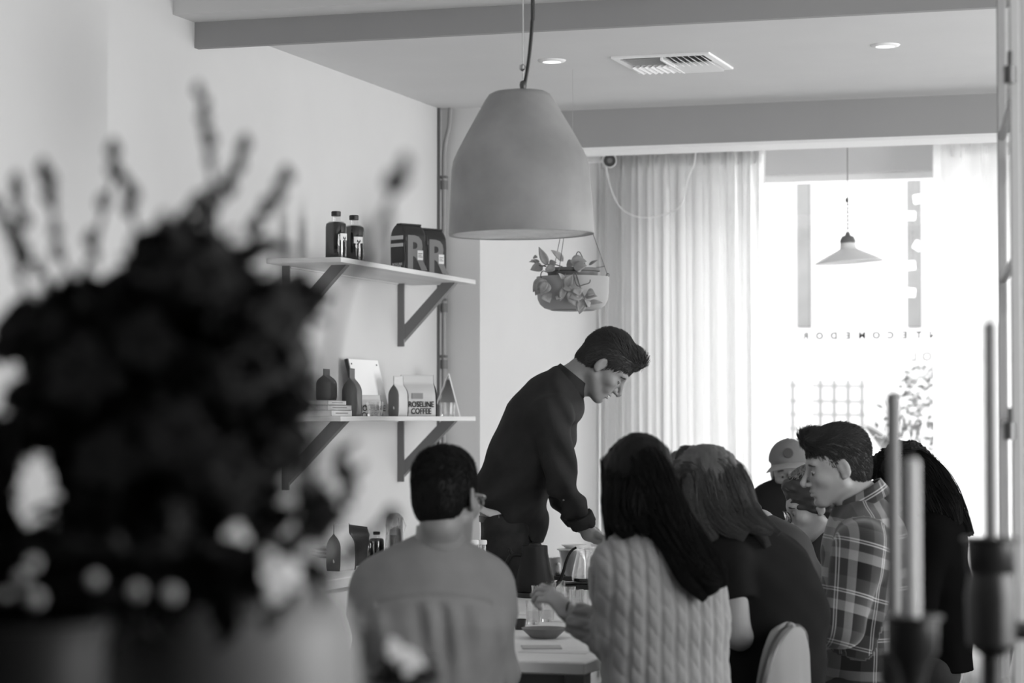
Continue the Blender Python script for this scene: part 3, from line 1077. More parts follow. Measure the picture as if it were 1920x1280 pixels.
YAW_S = 62     # these stand with the gusset toward the camera, front to the room
pinch_bag(660, -3.42, ZS2, .12, .06, .185, 102, 'dark pinch top coffee bag leaning before the propped white board', M_bagd)
pinch_bag(747, -3.45, ZS2, .09, .05, .165, YAW_S + 22, 'slim dark gusset bag left of the large lettered bag', M_bagw)
pinch_bag(782, -3.41, ZS2, .15, .075, .172, 40, 'pale coffee bag printed ROSELINE COFFEE on the lower shelf', M_bagw, text=True)
pinch_bag(692, -3.47, ZS2, .10, .05, .085, 40, 'small lettered packet behind the left shelf glass', M_bagw, text=True)
pinch_bag(612, -3.50, ZS2 + .062, .10, .06, .12, 98, 'dark pinched bag standing on the books at the shelf end', M_bagd)

# books
for k, (w_, l_, h_, g_, yw, ox) in enumerate(((.19, .25, .022, .75, 4, 0), (.16, .22, .019, .55, -2, .01), (.155, .21, .017, .65, 3, .0))):
    p = onX(592, 780, -3.46); zb = ZS2 + (.0, .0225, .042)[k]
    c = np.array([p[0] + ox, p[1] + .02, zb])
    t = thing('book', c, ('bottom white book of the stack on the lower shelf', 'middle pale book of the stack on the lower shelf', 'top slim book of the stack on the lower shelf')[k], 'book', 'books on the lower shelf')
    R = rotz(yw)
    def bb(a, b, nm, m, par=t): return part(nm, place(box(a, b), c, yw), m, par, smooth=False)
    bb((-w_ / 2, -l_ / 2, 0), (w_ / 2, l_ / 2, .002), 'cover', mat('book_cover%d' % k, g_, .5)); bb((-w_ / 2, -l_ / 2, h_ - .002), (w_ / 2, l_ / 2, h_), 'cover', MATS['book_cover%d' % k])
    bb((-w_ / 2 + .004, -l_ / 2 + .004, .002), (w_ / 2 - .002, l_ / 2 - .004, h_ - .002), 'pages', M_paper)
    bb((w_ / 2 - .002, -l_ / 2, .0), (w_ / 2, l_ / 2, h_), 'spine', MATS['book_cover%d' % k])
    bb((w_ / 2, -l_ * .3, h_ * .45), (w_ / 2 + .0006, l_ * .3, h_ * .6), 'spine_print', M_brk)

# propped white board (leans on the wall)
p0 = onX(668, 780, XL + .05)
c = np.array([XL + .07, p0[1], ZS2])
t = thing('display_board', c, 'white pinned board leaning on the wall behind the lower shelf items', 'board')
hB, wB = .235, .33
b = box((-.006, -.0, 0), (.006, wB, hB))
R = rotax((0, 1, 0), -14)
part('panel', (b[0] @ R.T + c + [.02, -.06, .0015], b[1]), M_trim, t, smooth=False)
b = box((-.0075, -.0, 0), (.0062, .012, hB + .0005))
part('dark_edge', (b[0] @ R.T + c + [.02, -.072, .0015], b[1]), M_black, t, smooth=False)
for yy in (.02, wB - .03):
    b = box((.006, yy - .003, hB - .022), (.009, yy + .003, hB - .016))
    part('pin', (b[0] @ R.T + c + [.02, -.06, 0], b[1]), M_black, t, smooth=False)

def tumbler(c, r, h, lab, group, flute=False, water=0.0, name='drinking_glass'):
    t = thing(name, c, lab, 'glass', group)
    th = .0022
    prof = [(0, 0), (r * .82, 0), (r * .84, .003), (r, h), (r - th, h), (r * .84 - th, .009), (0, .008)]
    part('glass', lathe(prof, c, 24 if not flute else 20), M_glass, t, auto=30 if not flute else 5)
    if water:
        part('water', lathe([(0, .009), (r * .84 - th - .0005, .0095), (r * (.84 + .16 * water) - th - .0006, h * water), (0, h * water)], c, 20), glass_mat('water', .0, .9, refl=.12), t)
    return t
p = onX(703, 780, -3.40); tumbler((p[0], p[1], ZS2), .034, .057, 'ribbed glass on the lower shelf before the white board', 'glasses on the lower shelf', True)
p = onX(840, 780, -3.37); tumbler((p[0], p[1], ZS2), .034, .059, 'ribbed glass on the lower shelf before the tent card', 'glasses on the lower shelf', True)
# tent card
p = onX(836, 780, -3.45); c = np.array([p[0], p[1], ZS2])
t = thing('tent_card', c, 'folded A shaped card at the right end of the lower shelf', 'card')
hh, sp = .185, .058
dr = V(1, 0, 0); dp = V(0, 0, 1)
for sg, nm in ((-1, 'left_leaf'), (1, 'right_leaf')):
    a = c + dr * sp * sg * (1.05); b = c + np.array([0, 0, hh]) + dr * .012
    v = [a - dp * .06, a + dp * .06, b + dp * .06, b - dp * .06]
    part(nm, solid((np.array(v), [(0, 1, 2, 3)]), .003), M_paper if sg > 0 else M_bagw, t, smooth=False)
a = c + dr * .002
v = [a - dr * .035 + dp * .055 + [0, 0, .05], a + dr * .04 + dp * .055 + [0, 0, .05], a + dr * .014 + dp * .055 + [0, 0, .16], a + dr * .002 + dp * .055 + [0, 0, .16]]
part('inner_card', solid((np.array(v), [(0, 1, 2, 3)]), .002), M_bagp, t, smooth=False)

# ------------------------------------------------------------------ low side counter along the wall
ZK = .85
t = thing('side_counter', (-3.3, 8.2, 0), 'pale low counter along the left wall behind the grey shirted man', 'counter')
part('worktop', box((XL + .005, 7.1, ZK - .035), (-3.02, 9.6, ZK), bev=.003), M_tabtop, t, smooth=False)
part('cabinet_body', box((XL + .005, 7.15, .08), (-3.06, 9.55, ZK - .035)), M_wall, t, smooth=False)
for i in range(4):
    part('door', box((-3.06, 7.17 + i * .6, .1), (-3.04, 7.74 + i * .6, ZK - .05), bev=.003), M_trim, t, smooth=False)
part('plinth', box((XL + .005, 7.2, 0), (-3.1, 9.5, .08)), M_brk, t, smooth=False)
c = onZ(640, 1069, ZK); pinch_bag(0, 0, 0, .10, .062, .165, 78, 'dark pinch top bag with pale rim on the side counter', M_bagw, c=c, grp='bags on the side counter')
c = onZ(660, 1060, ZK); 
t = thing('coffee_bag', c, 'dark glossy folded bag behind the pinch top bag on the side counter', 'coffee bag', 'bags on the side counter')
part('bag', place(bag_vf(.1, .055, .145, 'fold'), c, 60, 8, (0, 1, 0)), M_bagk, t, auto=None)
part('top_fold', place(box((-.045, -.012, .139), (.045, .012, .147), bev=.002), c, 60, 8, (0, 1, 0)), M_bagk, t, smooth=False)
c = onZ(686, 1058, ZK); bottle(c, .031, .115, 'short dark bottle with black cap, left of two on the side counter', 'bottles on the side counter')
c = onZ(706, 1052, ZK); bottle(c, .029, .112, 'short dark bottle with black cap, right of two on the side counter', 'bottles on the side counter')
c = onZ(741, 1052, ZK) 
t = thing('plastic_bag', c, 'clear crinkled plastic bag on the side counter beside the bottles', 'bag')
vv = lathe([(0, 0), (.034, 0), (.036, .03), (.033, .10), (.038, .135), (.030, .165), (.016, .18), (.0, .182)], c, 26)
a_ = vv[0] - c
a_ = a_ * (1 + .13 * np.sin(9 * a_[:, 2:3] * 10 + np.arctan2(a_[:, 1:2], a_[:, 0:1]) * 3) * [1, 1, 0])
part('film', (a_ + c, vv[1]), glass_mat('crinkled_film', .12, .8, refl=.35), t, auto=20)
part('contents', lathe([(0, .005), (.026, .005), (.024, .09), (.02, .12), (0, .13)], c, 12), mat('bag_contents', .3, .5), t)
c = onZ(618, 1045, ZK)
t = thing('plate_stack', c, 'low stack of dark plates on the side counter behind the flowers', 'plates')
for k in range(3):
    part('plate', lathe([(0, .002), (.04, 0), (.07, .010), (.071, .013), (.04, .005), (0, .005)], c + [0, 0, k * .014], 24), M_brk, t)

# ------------------------------------------------------------------ main table
ZT = .75
TX0, TX1, TY0, TY1 = -2.62, -1.74, 6.06, 10.0
t = thing('long_table', (-2.17, 8, 0), 'long pale topped table the people sit around', 'table')
part('tabletop', box((TX0, TY0, ZT - .034), (TX1, TY1, ZT), bev=.004), M_tabtop, t, smooth=False)
for x in (TX0 + .12, TX1 - .12):
    for y in (TY0 + .35, TY1 - .3):
        part('leg', box((x - .03, y - .03, 0), (x + .03, y + .03, ZT - .034), bev=.004), M_brk, t, smooth=False)
part('apron', box((TX0 + .1, TY0 + .33, ZT - .11), (TX1 - .1, TY0 + .36, ZT - .034)), M_brk, t, smooth=False)
part('apron', box((TX0 + .1, TY1 - .33, ZT - .11), (TX1 - .1, TY1 - .3, ZT - .034)), M_brk, t, smooth=False)

# kettle
kb = onZ(1003, 1119, ZT); Dk = np.dot(kb - CAM, VD); m_ = Dk / F
t = thing('kettle_base', kb, 'flat black power base under the gooseneck kettle', 'kettle base')
part('base', lathe([(0, 0), (.066, 0), (.068, .003), (.068, .018), (.064, .022), (0, .022)], kb, 40), M_black, t)
part('dial', cyl(kb + V(.035, .006, -.06), kb + V(.035, .006, -.064) + [0, 0, 0], .009, seg=14), M_steeld, t)
k0 = kb + [0, 0, .0225]
t = thing('gooseneck_kettle', k0, 'matte black gooseneck kettle standing on the table', 'kettle')
def kz(py): return (1103 - py) * m_
rb, rt = 38 * m_, 24 * m_
part('body', lathe([(0, 0), (rb * .97, 0), (rb, .004), (rb * .97, kz(1085)), (rb * .84, kz(1065)), (rb * .73, kz(1048)), (rt * 1.02, kz(1032)), (rt, kz(1020)), (rt * .98, kz(1018.5)), (0, kz(1018.5))], k0, 44), M_blackm, t)
part('lid', lathe([(0, kz(1014.5)), (rt * .5, kz(1014.5)), (rt * .52, kz(1016)), (rt * .55, kz(1018.6)), (rt * .9, kz(1018.2))], k0, 28), M_blackm, t)
ctr = lambda px, py, dd=0: k0 + V((px - 1003) * m_, kz(py), dd)
part('spout', tube([ctr(1036, 1096), ctr(1042, 1091), ctr(1050, 1084), ctr(1056, 1068), ctr(1061, 1050), ctr(1067, 1035), ctr(1074, 1026), ctr(1081, 1022)], [.009, .0085, .0075, .006, .0052, .0048, .0045, .0042], 10, 40), M_blackm, t)
part('handle', tube([ctr(983, 1037), ctr(972, 1036), ctr(963, 1036), ctr(957, 1040), ctr(950, 1052), ctr(943, 1066)], [.008, .007, .008, .009, .0085, .006], 10, 30), M_blackm, t)
part('thumb_rest', tube([ctr(962, 1037), ctr(957, 1030), ctr(956, 1025), ctr(952, 1024)], [.008, .0065, .005, .003], 8, 14), M_blackm, t)

# scales and carafe
def scale(px, py, lab, yaw=0, w=.15, d=.13):
    c = onZ(px, py, ZT)
    t = thing('brewing_scale', c, lab, 'scale', 'black brewing scales')
    part('body', place(box((-w / 2, -d / 2, .003), (w / 2, d / 2, .022), bev=.003), c, math.degrees(YAW) + yaw), M_black, t, smooth=False)
    part('platform', place(box((-w / 2 + .006, -d / 2 + .006, .022), (w / 2 - .006, d / 2 - .025, .027), bev=.002), c, math.degrees(YAW) + yaw), M_blackm, t, smooth=False)
    part('feet', place(box((-w / 2 + .01, -d / 2 + .01, 0), (w / 2 - .01, d / 2 - .01, .003)), c, math.degrees(YAW) + yaw), M_black, t, smooth=False)
    return c
s1 = scale(1093, 1105, 'black brewing scale under the glass carafe')
c = s1 + [0, 0, .0275] + V(.012, 0, 0)
DD = np.dot(c - CAM, VD); m_ = DD / F
t = thing('glass_carafe', c, 'pear shaped glass coffee server on the nearer scale', 'carafe')
zc = lambda py: (1091 - py) * m_
r_ = 27 * m_
outp = [(0, 0), (r_ * .8, 0), (r_ * .96, zc(1088)), (r_, zc(1080)), (r_ * .93, zc(1068)), (r_ * .78, zc(1050)), (r_ * .66, zc(1037)), (r_ * .66, zc(1032)), (r_ * .74, zc(1028))]
part('glass_wall', lathe(outp + [(r - .0022, z + .0008) for r, z in outp[::-1][:-2]] + [(0, .003)], c, 36), M_glass, t)
part('inner_cone', lathe([(0, zc(1086)), (r_ * .12, zc(1085)), (r_ * .14, zc(1050)), (r_ * .5, zc(1031))], c, 20), M_glass, t)
part('coffee', lathe([(0, .004), (r_ * .88, .005), (r_ * .93, zc(1083)), (0, zc(1083))], c, 28), mat('brewed_coffee', .03, .1, .5), t)
s2 = scale(1066, 1088, 'black brewing scale under the two drip cups', 0, .12, .12)
def cup(px, py, r, h, z0, lab, hx):
    c = onZ(px, py, ZT + z0)
    t = thing('brewing_cup', c, lab, 'cup', 'tall grey brewing cups')
    part('bowl', lathe([(0, 0), (r * .55, 0), (r * .6, .004), (r * .82, h * .4), (r * .97, h * .9), (r, h), (r * .965, h), (r * .93, h * .88), (r * .78, h * .4), (r * .5, .01), (0, .008)], c, 32), mat('smoked_glazed_cup', .34, .2, .6), t)
    hp = [c + V(hx * r * .2, h * .72, -r * .9), c + V(hx * r * .25, h * .74, -r * 1.25), c + V(hx * r * .28, h * .45, -r * 1.25), c + V(hx * r * .2, h * .34, -r * .78)]
    part('handle', tube(hp, .005, 8, 20), M_trim, t)
    return c
c1 = cup(1044, 1087, .034, .088, .0, 'grey brewing cup between the kettle and its spout', 1)
c2 = cup(1076, 1079, .058, .098, .028, 'wide grey brewing cup behind the glass carafe', 1)
c = c2 + V(.045, .0985, 0)
t = thing('paper_filter_dripper', c2 + [0, 0, .0985], 'flat white dripper with paper on the wide brewing cup', 'dripper')
c = c2 + [0, 0, .0985]
part('flange', lathe([(0, 0), (.062, 0), (.066, .003), (.066, .006), (.03, .008), (0, .008)], c, 30), M_white, t)
part('filter', lathe([(.028, .007), (.05, .022), (.0505, .022), (.029, .0065)], c, 24), M_paper, t)
# far glass pitcher right of the carafe
c = onZ(1128, 1074, ZT)
t = thing('glass_pitcher', c, 'clear straight glass beaker behind the carafe', 'pitcher')
part('glass_wall', lathe([(0, 0), (.038, 0), (.04, .004), (.042, .11), (.044, .115), (.042, .115), (.038, .006), (0, .005)], c, 30), M_glass, t)
part('rim_band', lathe([(.0435, .112), (.046, .114), (.046, .124), (.0435, .124)], c, 28), M_white, t)

# cupping glasses
gl = [(1000, 1170, .9, 'water glass at the left of the tasting set', .55), (1026, 1165, .9, 'water glass second from the left of the tasting set', .5), (1011, 1130, 1, 'empty tasting glass nearest the kettle', 0),
      (1029, 1124, 1, 'empty tasting glass behind the hand, beside the kettle base', 0), (1046, 1120, 1, 'tall clear tasting glass behind the raised hand', 0), (1066, 1140, .9, 'filled tasting glass behind the bracelet wrist', .5),
      (1081, 1146, .9, 'water glass nearest the knit sleeve', .55), (1103, 1140, 1, 'empty tasting glass right against the knit sleeve', 0), (1119, 1128, 1, 'empty tasting glass before the carafe scale', 0)]
for px, py, s, lab, wt in gl:
    c = onZ(px, py, ZT)
    tumbler(c, .0275 * s, .060 if wt == 0 else .072, lab, 'tasting glasses on the table', False, wt, 'tasting_glass')
for px, py, D, in ((862, 1080, 8.6), (872, 1078, 8.7), (890, 1080, 8.55), (905, 1078, 8.6)):
    c = onX(px, py, -2.575); c[2] = ZT
    t = thing('small_bottle', c, {862: 'clear glass bottle at left of the row behind the grey collar', 872: 'clear glass bottle second in the row behind the grey collar', 890: 'clear glass bottle third in the row behind the grey collar', 905: 'clear glass bottle at right of the row behind the grey collar'}[px], 'bottle', 'clear bottles on the table')
    py = 783 + (HC - ZT) * F / np.dot(c - CAM, VD)
    hb = (py - 1012) * np.dot(c - CAM, VD) / F
    part('glass_wall', lathe([(0, 0), (.024, 0), (.025, .004), (.025, hb * .55), (.012, hb * .72), (.0115, hb * .9), (.0125, hb), (.0095, hb), (.009, hb * .72), (.022, hb * .52), (.022, .006), (0, .005)], c, 22), M_glass, t)
    part('neck_ring', lathe([(.0125, hb * .93), (.0145, hb * .94), (.0145, hb * .985), (.0125, hb)], c, 16), M_trim, t)
# bowl, plates, papers
c = onZ(1020, 1196, ZT)
t = obj('serving_bowl', lathe([(0, 0), (.035, 0), (.04, .004), (.062, .024), (.066, .030), (.063, .030), (.05, .018), (.0, .008)], c, 40), mat('grey_stoneware', .14, .4, .4), org=c, smooth=True, auto=50,
        label='low grey stoneware bowl near the table end', cat='bowl')
c = onZ(975, 1180, ZT)
obj('dark_cup', lathe([(0, 0), (.014, 0), (.019, .032), (.017, .032), (.012, .006), (0, .005)], c, 24), M_black, org=c, smooth=True, auto=50, label='small dark cup beside the grey shirted elbow', cat='cup')
for k, (px, py, w_, d_, a_, g_) in enumerate(((1015, 1214, .11, .09, 20, .5), (1040, 1222, .19, .075, 4, .75), (1000, 1150, .14, .10, 12, .7), (1075, 1165, .12, .09, -20, .72))):
    c = onZ(px, py, ZT)
    obj('paper_sheet', place(box((-w_ / 2, -d_ / 2, .0005), (w_ / 2, d_ / 2, .0015 + .002 * (k == 0))), c, a_), mat('paper_tone%d' % k, g_, .8), org=c,
        label=('small grey card at the near end of the table', 'long white tasting sheet on the near table edge', 'pale paper under the left water glasses', 'pale paper beside the raised hand')[k], cat='paper')
# far end things
c = onZ(1505, 1025, ZT + .0)
t = thing('glass_bowl', onZ(1512, 1060, ZT), 'pale glass bowl under the curly haired face', 'bowl')
c = onZ(1512, 1062, ZT)
part('bowl', lathe([(0, 0), (.04, 0), (.045, .006), (.07, .05), (.072, .055), (.069, .055), (.04, .01), (0, .008)], c, 32), mat('pale_glazed_bowl', .75, .3, .5), t)

# ------------------------------------------------------------------ hanging planter
DH = 9.6; m_ = DH / F
cp_top = P(1074, 519, DH); cpl = cp_top
t = thing('hanging_planter', cpl - [0, 0, .13], 'rounded ceramic hanging planter with three wires', 'planter')
R0 = 68 * m_; hP = 62 * m_
pr = [(0, -hP), (R0 * .62, -hP), (R0 * .78, -hP * .95), (R0 * .9, -hP * .84), (R0 * .97, -hP * .68), (R0 * .99, -hP * .45), (R0, 0), (R0 * .96, 0), (R0 * .95, -hP * .5), (R0 * .7, -hP * .9), (0, -hP * .93)]
part('pot', lathe(pr, cpl, 48), mat('pot_glaze', .33, .55, .3), t, auto=40)
part('inner_pot', lathe([(R0 * .6, -hP * .9), (R0 * .70, .02), (R0 * .76, .022), (R0 * .76, .034), (R0 * .68, .034), (R0 * .62, .01), (0, .008)], cpl, 36), mat('nursery_pot', .12, .5), t)
part('base_slot', lathe([(0, -hP - .0025), (R0 * .6, -hP - .0025), (R0 * .62, -hP + .001)], cpl, 30), M_brk, t)
apex = P(1074, 330, DH)
for a in (5, 125, 245):
    e_ = cpl + V(R0 * .97 * math.cos(math.radians(a)), .002, R0 * .97 * math.sin(math.radians(a)))
    part('wire', cyl(e_ + [0, 0, .004], apex, .0014, seg=5), M_steeld, t)
    part('eyelet', tube([e_ + V(.006 * math.cos(b), .006 + .007 * math.sin(b), 0) for b in np.linspace(0, 6.28, 10)], .0016, 5, cap=False), M_steeld, t)
part('wire', cyl(apex, (apex[0], apex[1], ZC), .0006, seg=5), M_steel, t)
M_leaf = mat('vine_leaf', .30, .5, .4, noise=.25, nscale=30)
tv = thing('trailing_vine', cpl + [0, 0, .01], 'leafy trailing vine growing out of the hanging planter', 'plant')
def leafvf(base, dirv, up, L, W, curl=.25, fold=.25):
    d = unit(dirv); n = unit(up - d * np.dot(up, d)); s = np.cross(d, n)
    def fn(u, v):
        w = W * math.sin(math.pi * min(1, u * 1.02) ** .75) ** .9 * (1 - .15 * u)
        x = (v - .5) * w
        return base + d * (u * L) * (1 - .1 * u) + s * x + n * (abs(x) * fold - curl * L * u * u)
    return solid(grid_surf(fn, 9, 5), .0012)
sp = [((1020, 497), (1008, 463), .03), ((1045, 492), (1037, 464), .0), ((1062, 490), (1052, 478), .0), ((1100, 500), (1122, 487), -.05), ((1014, 500), (993, 495), .0), ((1012, 492), (1000, 478), .04)]
LV = [  # px,py base -> px,py tip, depth, width, shade
    (1027, 497, 1009, 462, -.05, .035), (1030, 498, 1042, 490, -.06, .04), (1056, 490, 1036, 465, -.04, .036), (1062, 497, 1078, 492, -.05, .045), (1070, 492, 1100, 486, -.08, .06), (1076, 502, 1100, 495, -.12, .05), (1018, 500, 994, 503, -.03, .05),
    (1012, 490, 992, 488, 0, .02), (1000, 482, 1007, 481, 0, .02), (1104, 497, 1120, 485, -.03, .014), (1020, 522, 996, 545, -.12, .05), (1024, 524, 1001, 552, -.13, .06), (1028, 530, 1012, 552, -.14, .055), (1020, 550, 1032, 566, -.14, .05),
    (1058, 525, 1049, 511, -.15, .022), (1060, 536, 1073, 514, -.16, .045), (1055, 538, 1076, 543, -.16, .03), (1058, 540, 1050, 564, -.16, .03), (1050, 556, 1043, 560, -.16, .03), (1066, 545, 1086, 577, -.17, .05), (1080, 540, 1087, 553, -.17, .05),
    (1092, 554, 1066, 556, -.17, .05), (1096, 556, 1120, 552, -.17, .035), (1102, 568, 1131, 564, -.16, .026), (1092, 568, 1086, 588, -.17, .04), (1096, 560, 1080, 583, -.17, .035), (1100, 548, 1116, 549, -.17, .04), (1106, 575, 1098, 560, -.17, .03), (1040, 500, 1022, 508, -.08, .04), (1090, 506, 1076, 497, -.1, .04)]
for i, (x0, y0, x1, y1, dd, w_) in enumerate(LV):
    a, b = P(x0, y0, DH + dd), P(x1, y1, DH + dd - .02)
    up = V(random.uniform(-.5, .5), .6, -1)
    part('leaf', leafvf(a, b - a, up, np.linalg.norm(b - a) * 1.05, w_ * 1.0, .2), M_leaf, tv, auto=None)
for pts in ([(1040, 515, -.05), (1024, 500, -.06), (1010, 497, -.03), (997, 487, 0)], [(1060, 512, -.12), (1058, 530, -.16), (1056, 545, -.16), (1050, 558, -.16)], [(1075, 512, -.14), (1082, 535, -.17), (1096, 533, -.17), (1105, 530, -.17), (1107, 524, -.17)], [(1080, 512, -.14), (1090, 545, -.17), (1097, 562, -.17), (1100, 576, -.17)],
            [(1085, 505, -.08), (1080, 480, -.06), (1086, 472, -.06), (1094, 487, -.05), (1098, 500, -.04)], [(1100, 506, -.03), (1112, 503, -.02), (1134, 499, 0)], [(1030, 512, -.06), (1018, 508, -.06), (1014, 518, -.08), (1022, 530, -.12)], [(1055, 500, -.02), (1035, 495, -.02), (1012, 500, -.02), (1004, 508, -.02)]):
    part('stem', tube([P(x, y, DH + d) for x, y, d in pts], .0022, 6, 24), mat('vine_stem', .12, .6), tv)

# ------------------------------------------------------------------ folding glass doors at the right
def door(n, a, b, z0, z1):
    a, b = np.array([*a, 0.]), np.array([*b, 0.])
    u = unit(b - a); L = np.linalg.norm(b - a); w = np.array([-u[1], u[0], 0])
    t = thing('door_%d' % n, a, None, None); t['kind'] = 'structure'
    def bx(nm, s0, s1, za, zb, th=.0105, m=M_frame, par=None):
        v, f = box((s0, -th, za), (s1, th, zb), bev=.002 if th > .01 else 0)
        return part(nm, (a + v[:, :1] * u + v[:, 1:2] * w + np.array([0, 0, 1]) * v[:, 2:3], f), m, par or t, smooth=False)
    bx('stile', 0, .05, z0, z1); bx('stile', L - .05, L, z0, z1)
    bx('rail', .05, L - .05, z1 - .06, z1); bx('rail', .05, L - .05, z0, z0 + .1)
    for zz in (onY(1893, 790, a[1])[2], onY(1893, 525, a[1])[2], onY(1893, 260, a[1])[2], .75, .4):
        bx('muntin', .05, L - .05, zz - .008, zz + .008, .008)
    bx('pane', .05, L - .05, z0 + .1, z1 - .06, .003, M_pane)
    return t
def fold(px, D):
    p = P(px, 783, D); return p[0], p[1]
d1 = door(1, fold(1881, 5.9), fold(1907, 5.1), .02, 3.1)
d2 = door(2, fold(1926, 5.1), fold(1948, 5.9), .02, 3.1)
for py in (140, 808):
    c = P(1893.5, py, 5.08)
    part('hinge', cyl(c - [0, 0, .018], c + [0, 0, .018], .013, seg=12), M_steeld, d1)
    part('hinge_pin', cyl(c + [0, 0, .018], c + [0, 0, .05], .005, seg=8), M_black, d1)
    part('hinge_leaf', box(c + [-.012, .005, -.016], c + [.012, .009, .016]), M_steeld, d1, smooth=False)
# ------------------------------------------------------------------ people
M_skin = mat('skin', .22, .5, .35, noise=.06, nscale=30)
M_skinl = mat('skin_lighter', .33, .5, .35, noise=.05, nscale=30)
M_hairk = mat('black_hair', .008, .62, .14)
M_hairb = mat('brown_hair', .038, .5, .3)
M_hairm = mat('mid_brown_hair', .085, .5, .3)
M_denim = mat('dark_denim', .034, .85, .12, noise=.35, nscale=14, bump=.3, bscale=400)
M_dark = mat('dark_trousers', .02, .8, .2)


def noise3(X, Y, Z, fr, seed, n=4):
    r = np.random.default_rng(seed)
    o = 0
    for _ in range(n):
        w = r.normal(size=3); w = w / np.linalg.norm(w) * fr * r.uniform(.7, 1.4)
        o = o + np.sin(X * w[0] + Y * w[1] + Z * w[2] + r.uniform(0, 6.28))
    return o / n


def head_prims(H, face=True):
    """H: dict(o, f, l, u, s) eye-level origin and axes"""
    o, f, l, u, s = H['o'], H['f'], H['l'], H['u'], H['s']
    R = np.stack([f, l, u])
    p = lambda x, y, z: o + (f * x + l * y + u * z) * s
    E = lambda c, r, k=.015, neg=False, RR=None: ell(p(*c), np.array(r) * s, R if RR is None else RR, k * s, neg)
    C = lambda a, b, ra, rb, k=.012, **kw: cone(p(*a), p(*b), ra * s, rb * s, k * s, **kw)
    fat = H.get('fat', 1.0)
    out = [E((-.014, 0, .034), (.097, .075, .087)), E((.030, 0, -.018), (.058, .060 * fat, .080), .03),
           C((-.005, .050 * fat, -.050), (.055, .022, -.095), .020, .017, .022), C((-.005, -.050 * fat, -.050), (.055, -.022, -.095), .020, .017, .022),
           E((.066, 0, -.098), (.019, .024, .017), .02), E((.062, 0, -.066), (.027, .034, .032), .02),
           E((.072, 0, .024), (.016, .050, .012), .016),
           E((.056, .042, -.024), (.022, .021, .018), .02), E((.056, -.042, -.024), (.022, .021, .018), .02),
           E((.092, .031, .000), (.015, .019, .012), .014, True), E((.092, -.031, .000), (.015, .019, .012), .014, True),
           C((.082, 0, .014), (.111, 0, -.030), .0075, .0085, .010), C((.111, 0, -.030), (.108, 0, -.037), .0090, .0090, .003),
           E((.096, .012, -.038), (.010, .007, .007), .006), E((.096, -.012, -.038), (.010, .007, .007), .006),
           E((.069, .031, -.002), (.0125, .0135, .0120), .003), E((.069, -.031, -.002), (.0125, .0135, .0120), .003),
           E((.088, 0, -.0595), (.0075, .021, .0052), .006), E((.0855, 0, -.0715), (.0085, .018, .0062), .006),
           E((.096, 0, -.0655), (.012, .022, .0016), .003, True),
           E((.084, 0, -.083), (.006, .02, .006), .008, True)]
    if H.get('smile'):
        out += [E((.090, 0, -.066), (.010, .024, .0045), .003, True), E((.066, .036, -.048), (.016, .012, .018), .012), E((.066, -.036, -.048), (.016, .012, .018), .012)]
    for sg in (1, -1):
        ra = rotax(l, 12)
        Re = (ra @ R.T).T
        Rz = np.array(Matrix.Rotation(math.radians(-22 * sg), 3, Vector(u)))
        Re = (Rz @ Re.T).T
        out += [E((-.012, .077 * sg, -.004), (.0185, .0075, .031), .004, False, Re), E((-.006, .086 * sg, .002), (.010, .006, .019), .003, True, Re),
                E((-.008, .076 * sg, -.028), (.009, .007, .010), .004, False, Re)]
    return out


def eye_parts(t, H, only=None):
    o, f, l, u, s = H['o'], H['f'], H['l'], H['u'], H['s']
    R = np.stack([f, l, u], 1)
    for sg in (1, -1):
        c = o + (f * .0712 + l * .031 * sg + u * -.003) * s
        v, q = lathe([(0, -.0112), (.006, -.0095), (.0105, -.004), (.0115, 0), (.0105, .004), (.006, .0095), (0, .0112)], (0, 0, 0), 14)
        e = part('eyeball', (v * s + c, q), mat('eye_white', .5, .2, .5), t)
        ci = c + f * .0098 * s - u * .003 * s
        part('iris', (np.asarray(lathe([(0, .0022), (.0045, .0016), (.0058, 0)], (0, 0, 0), 12, R=np.stack([l, u, f], 1))[0]) * s + ci, lathe([(0, .0022), (.0045, .0016), (.0058, 0)], (0, 0, 0), 12)[1]), M_ink, e)
        # upper lid and brow
        a = np.linspace(-1, 1, 9)
        lid = [c + (f * (.0112 * math.cos(x * .9)) + l * .0145 * x + u * (.0035 - .003 * x * x)) * s for x in a]
        part('eyelid', tube(lid, .0030 * s, 6), H['skin'], t)
        br = [o + (f * (.086 - .009 * x * x - .006 * max(0, x)) + l * (sg * (.031 + .021 * x)) + u * (.0185 + .004 * (1 - x * x) - .003 * x)) * s for x in a]
        part('eyebrow', tube(br, [r * s for r in (.0022, .0034, .0042, .0044, .0042, .004, .0034, .0026, .0014)], 6), H['hair'], t)


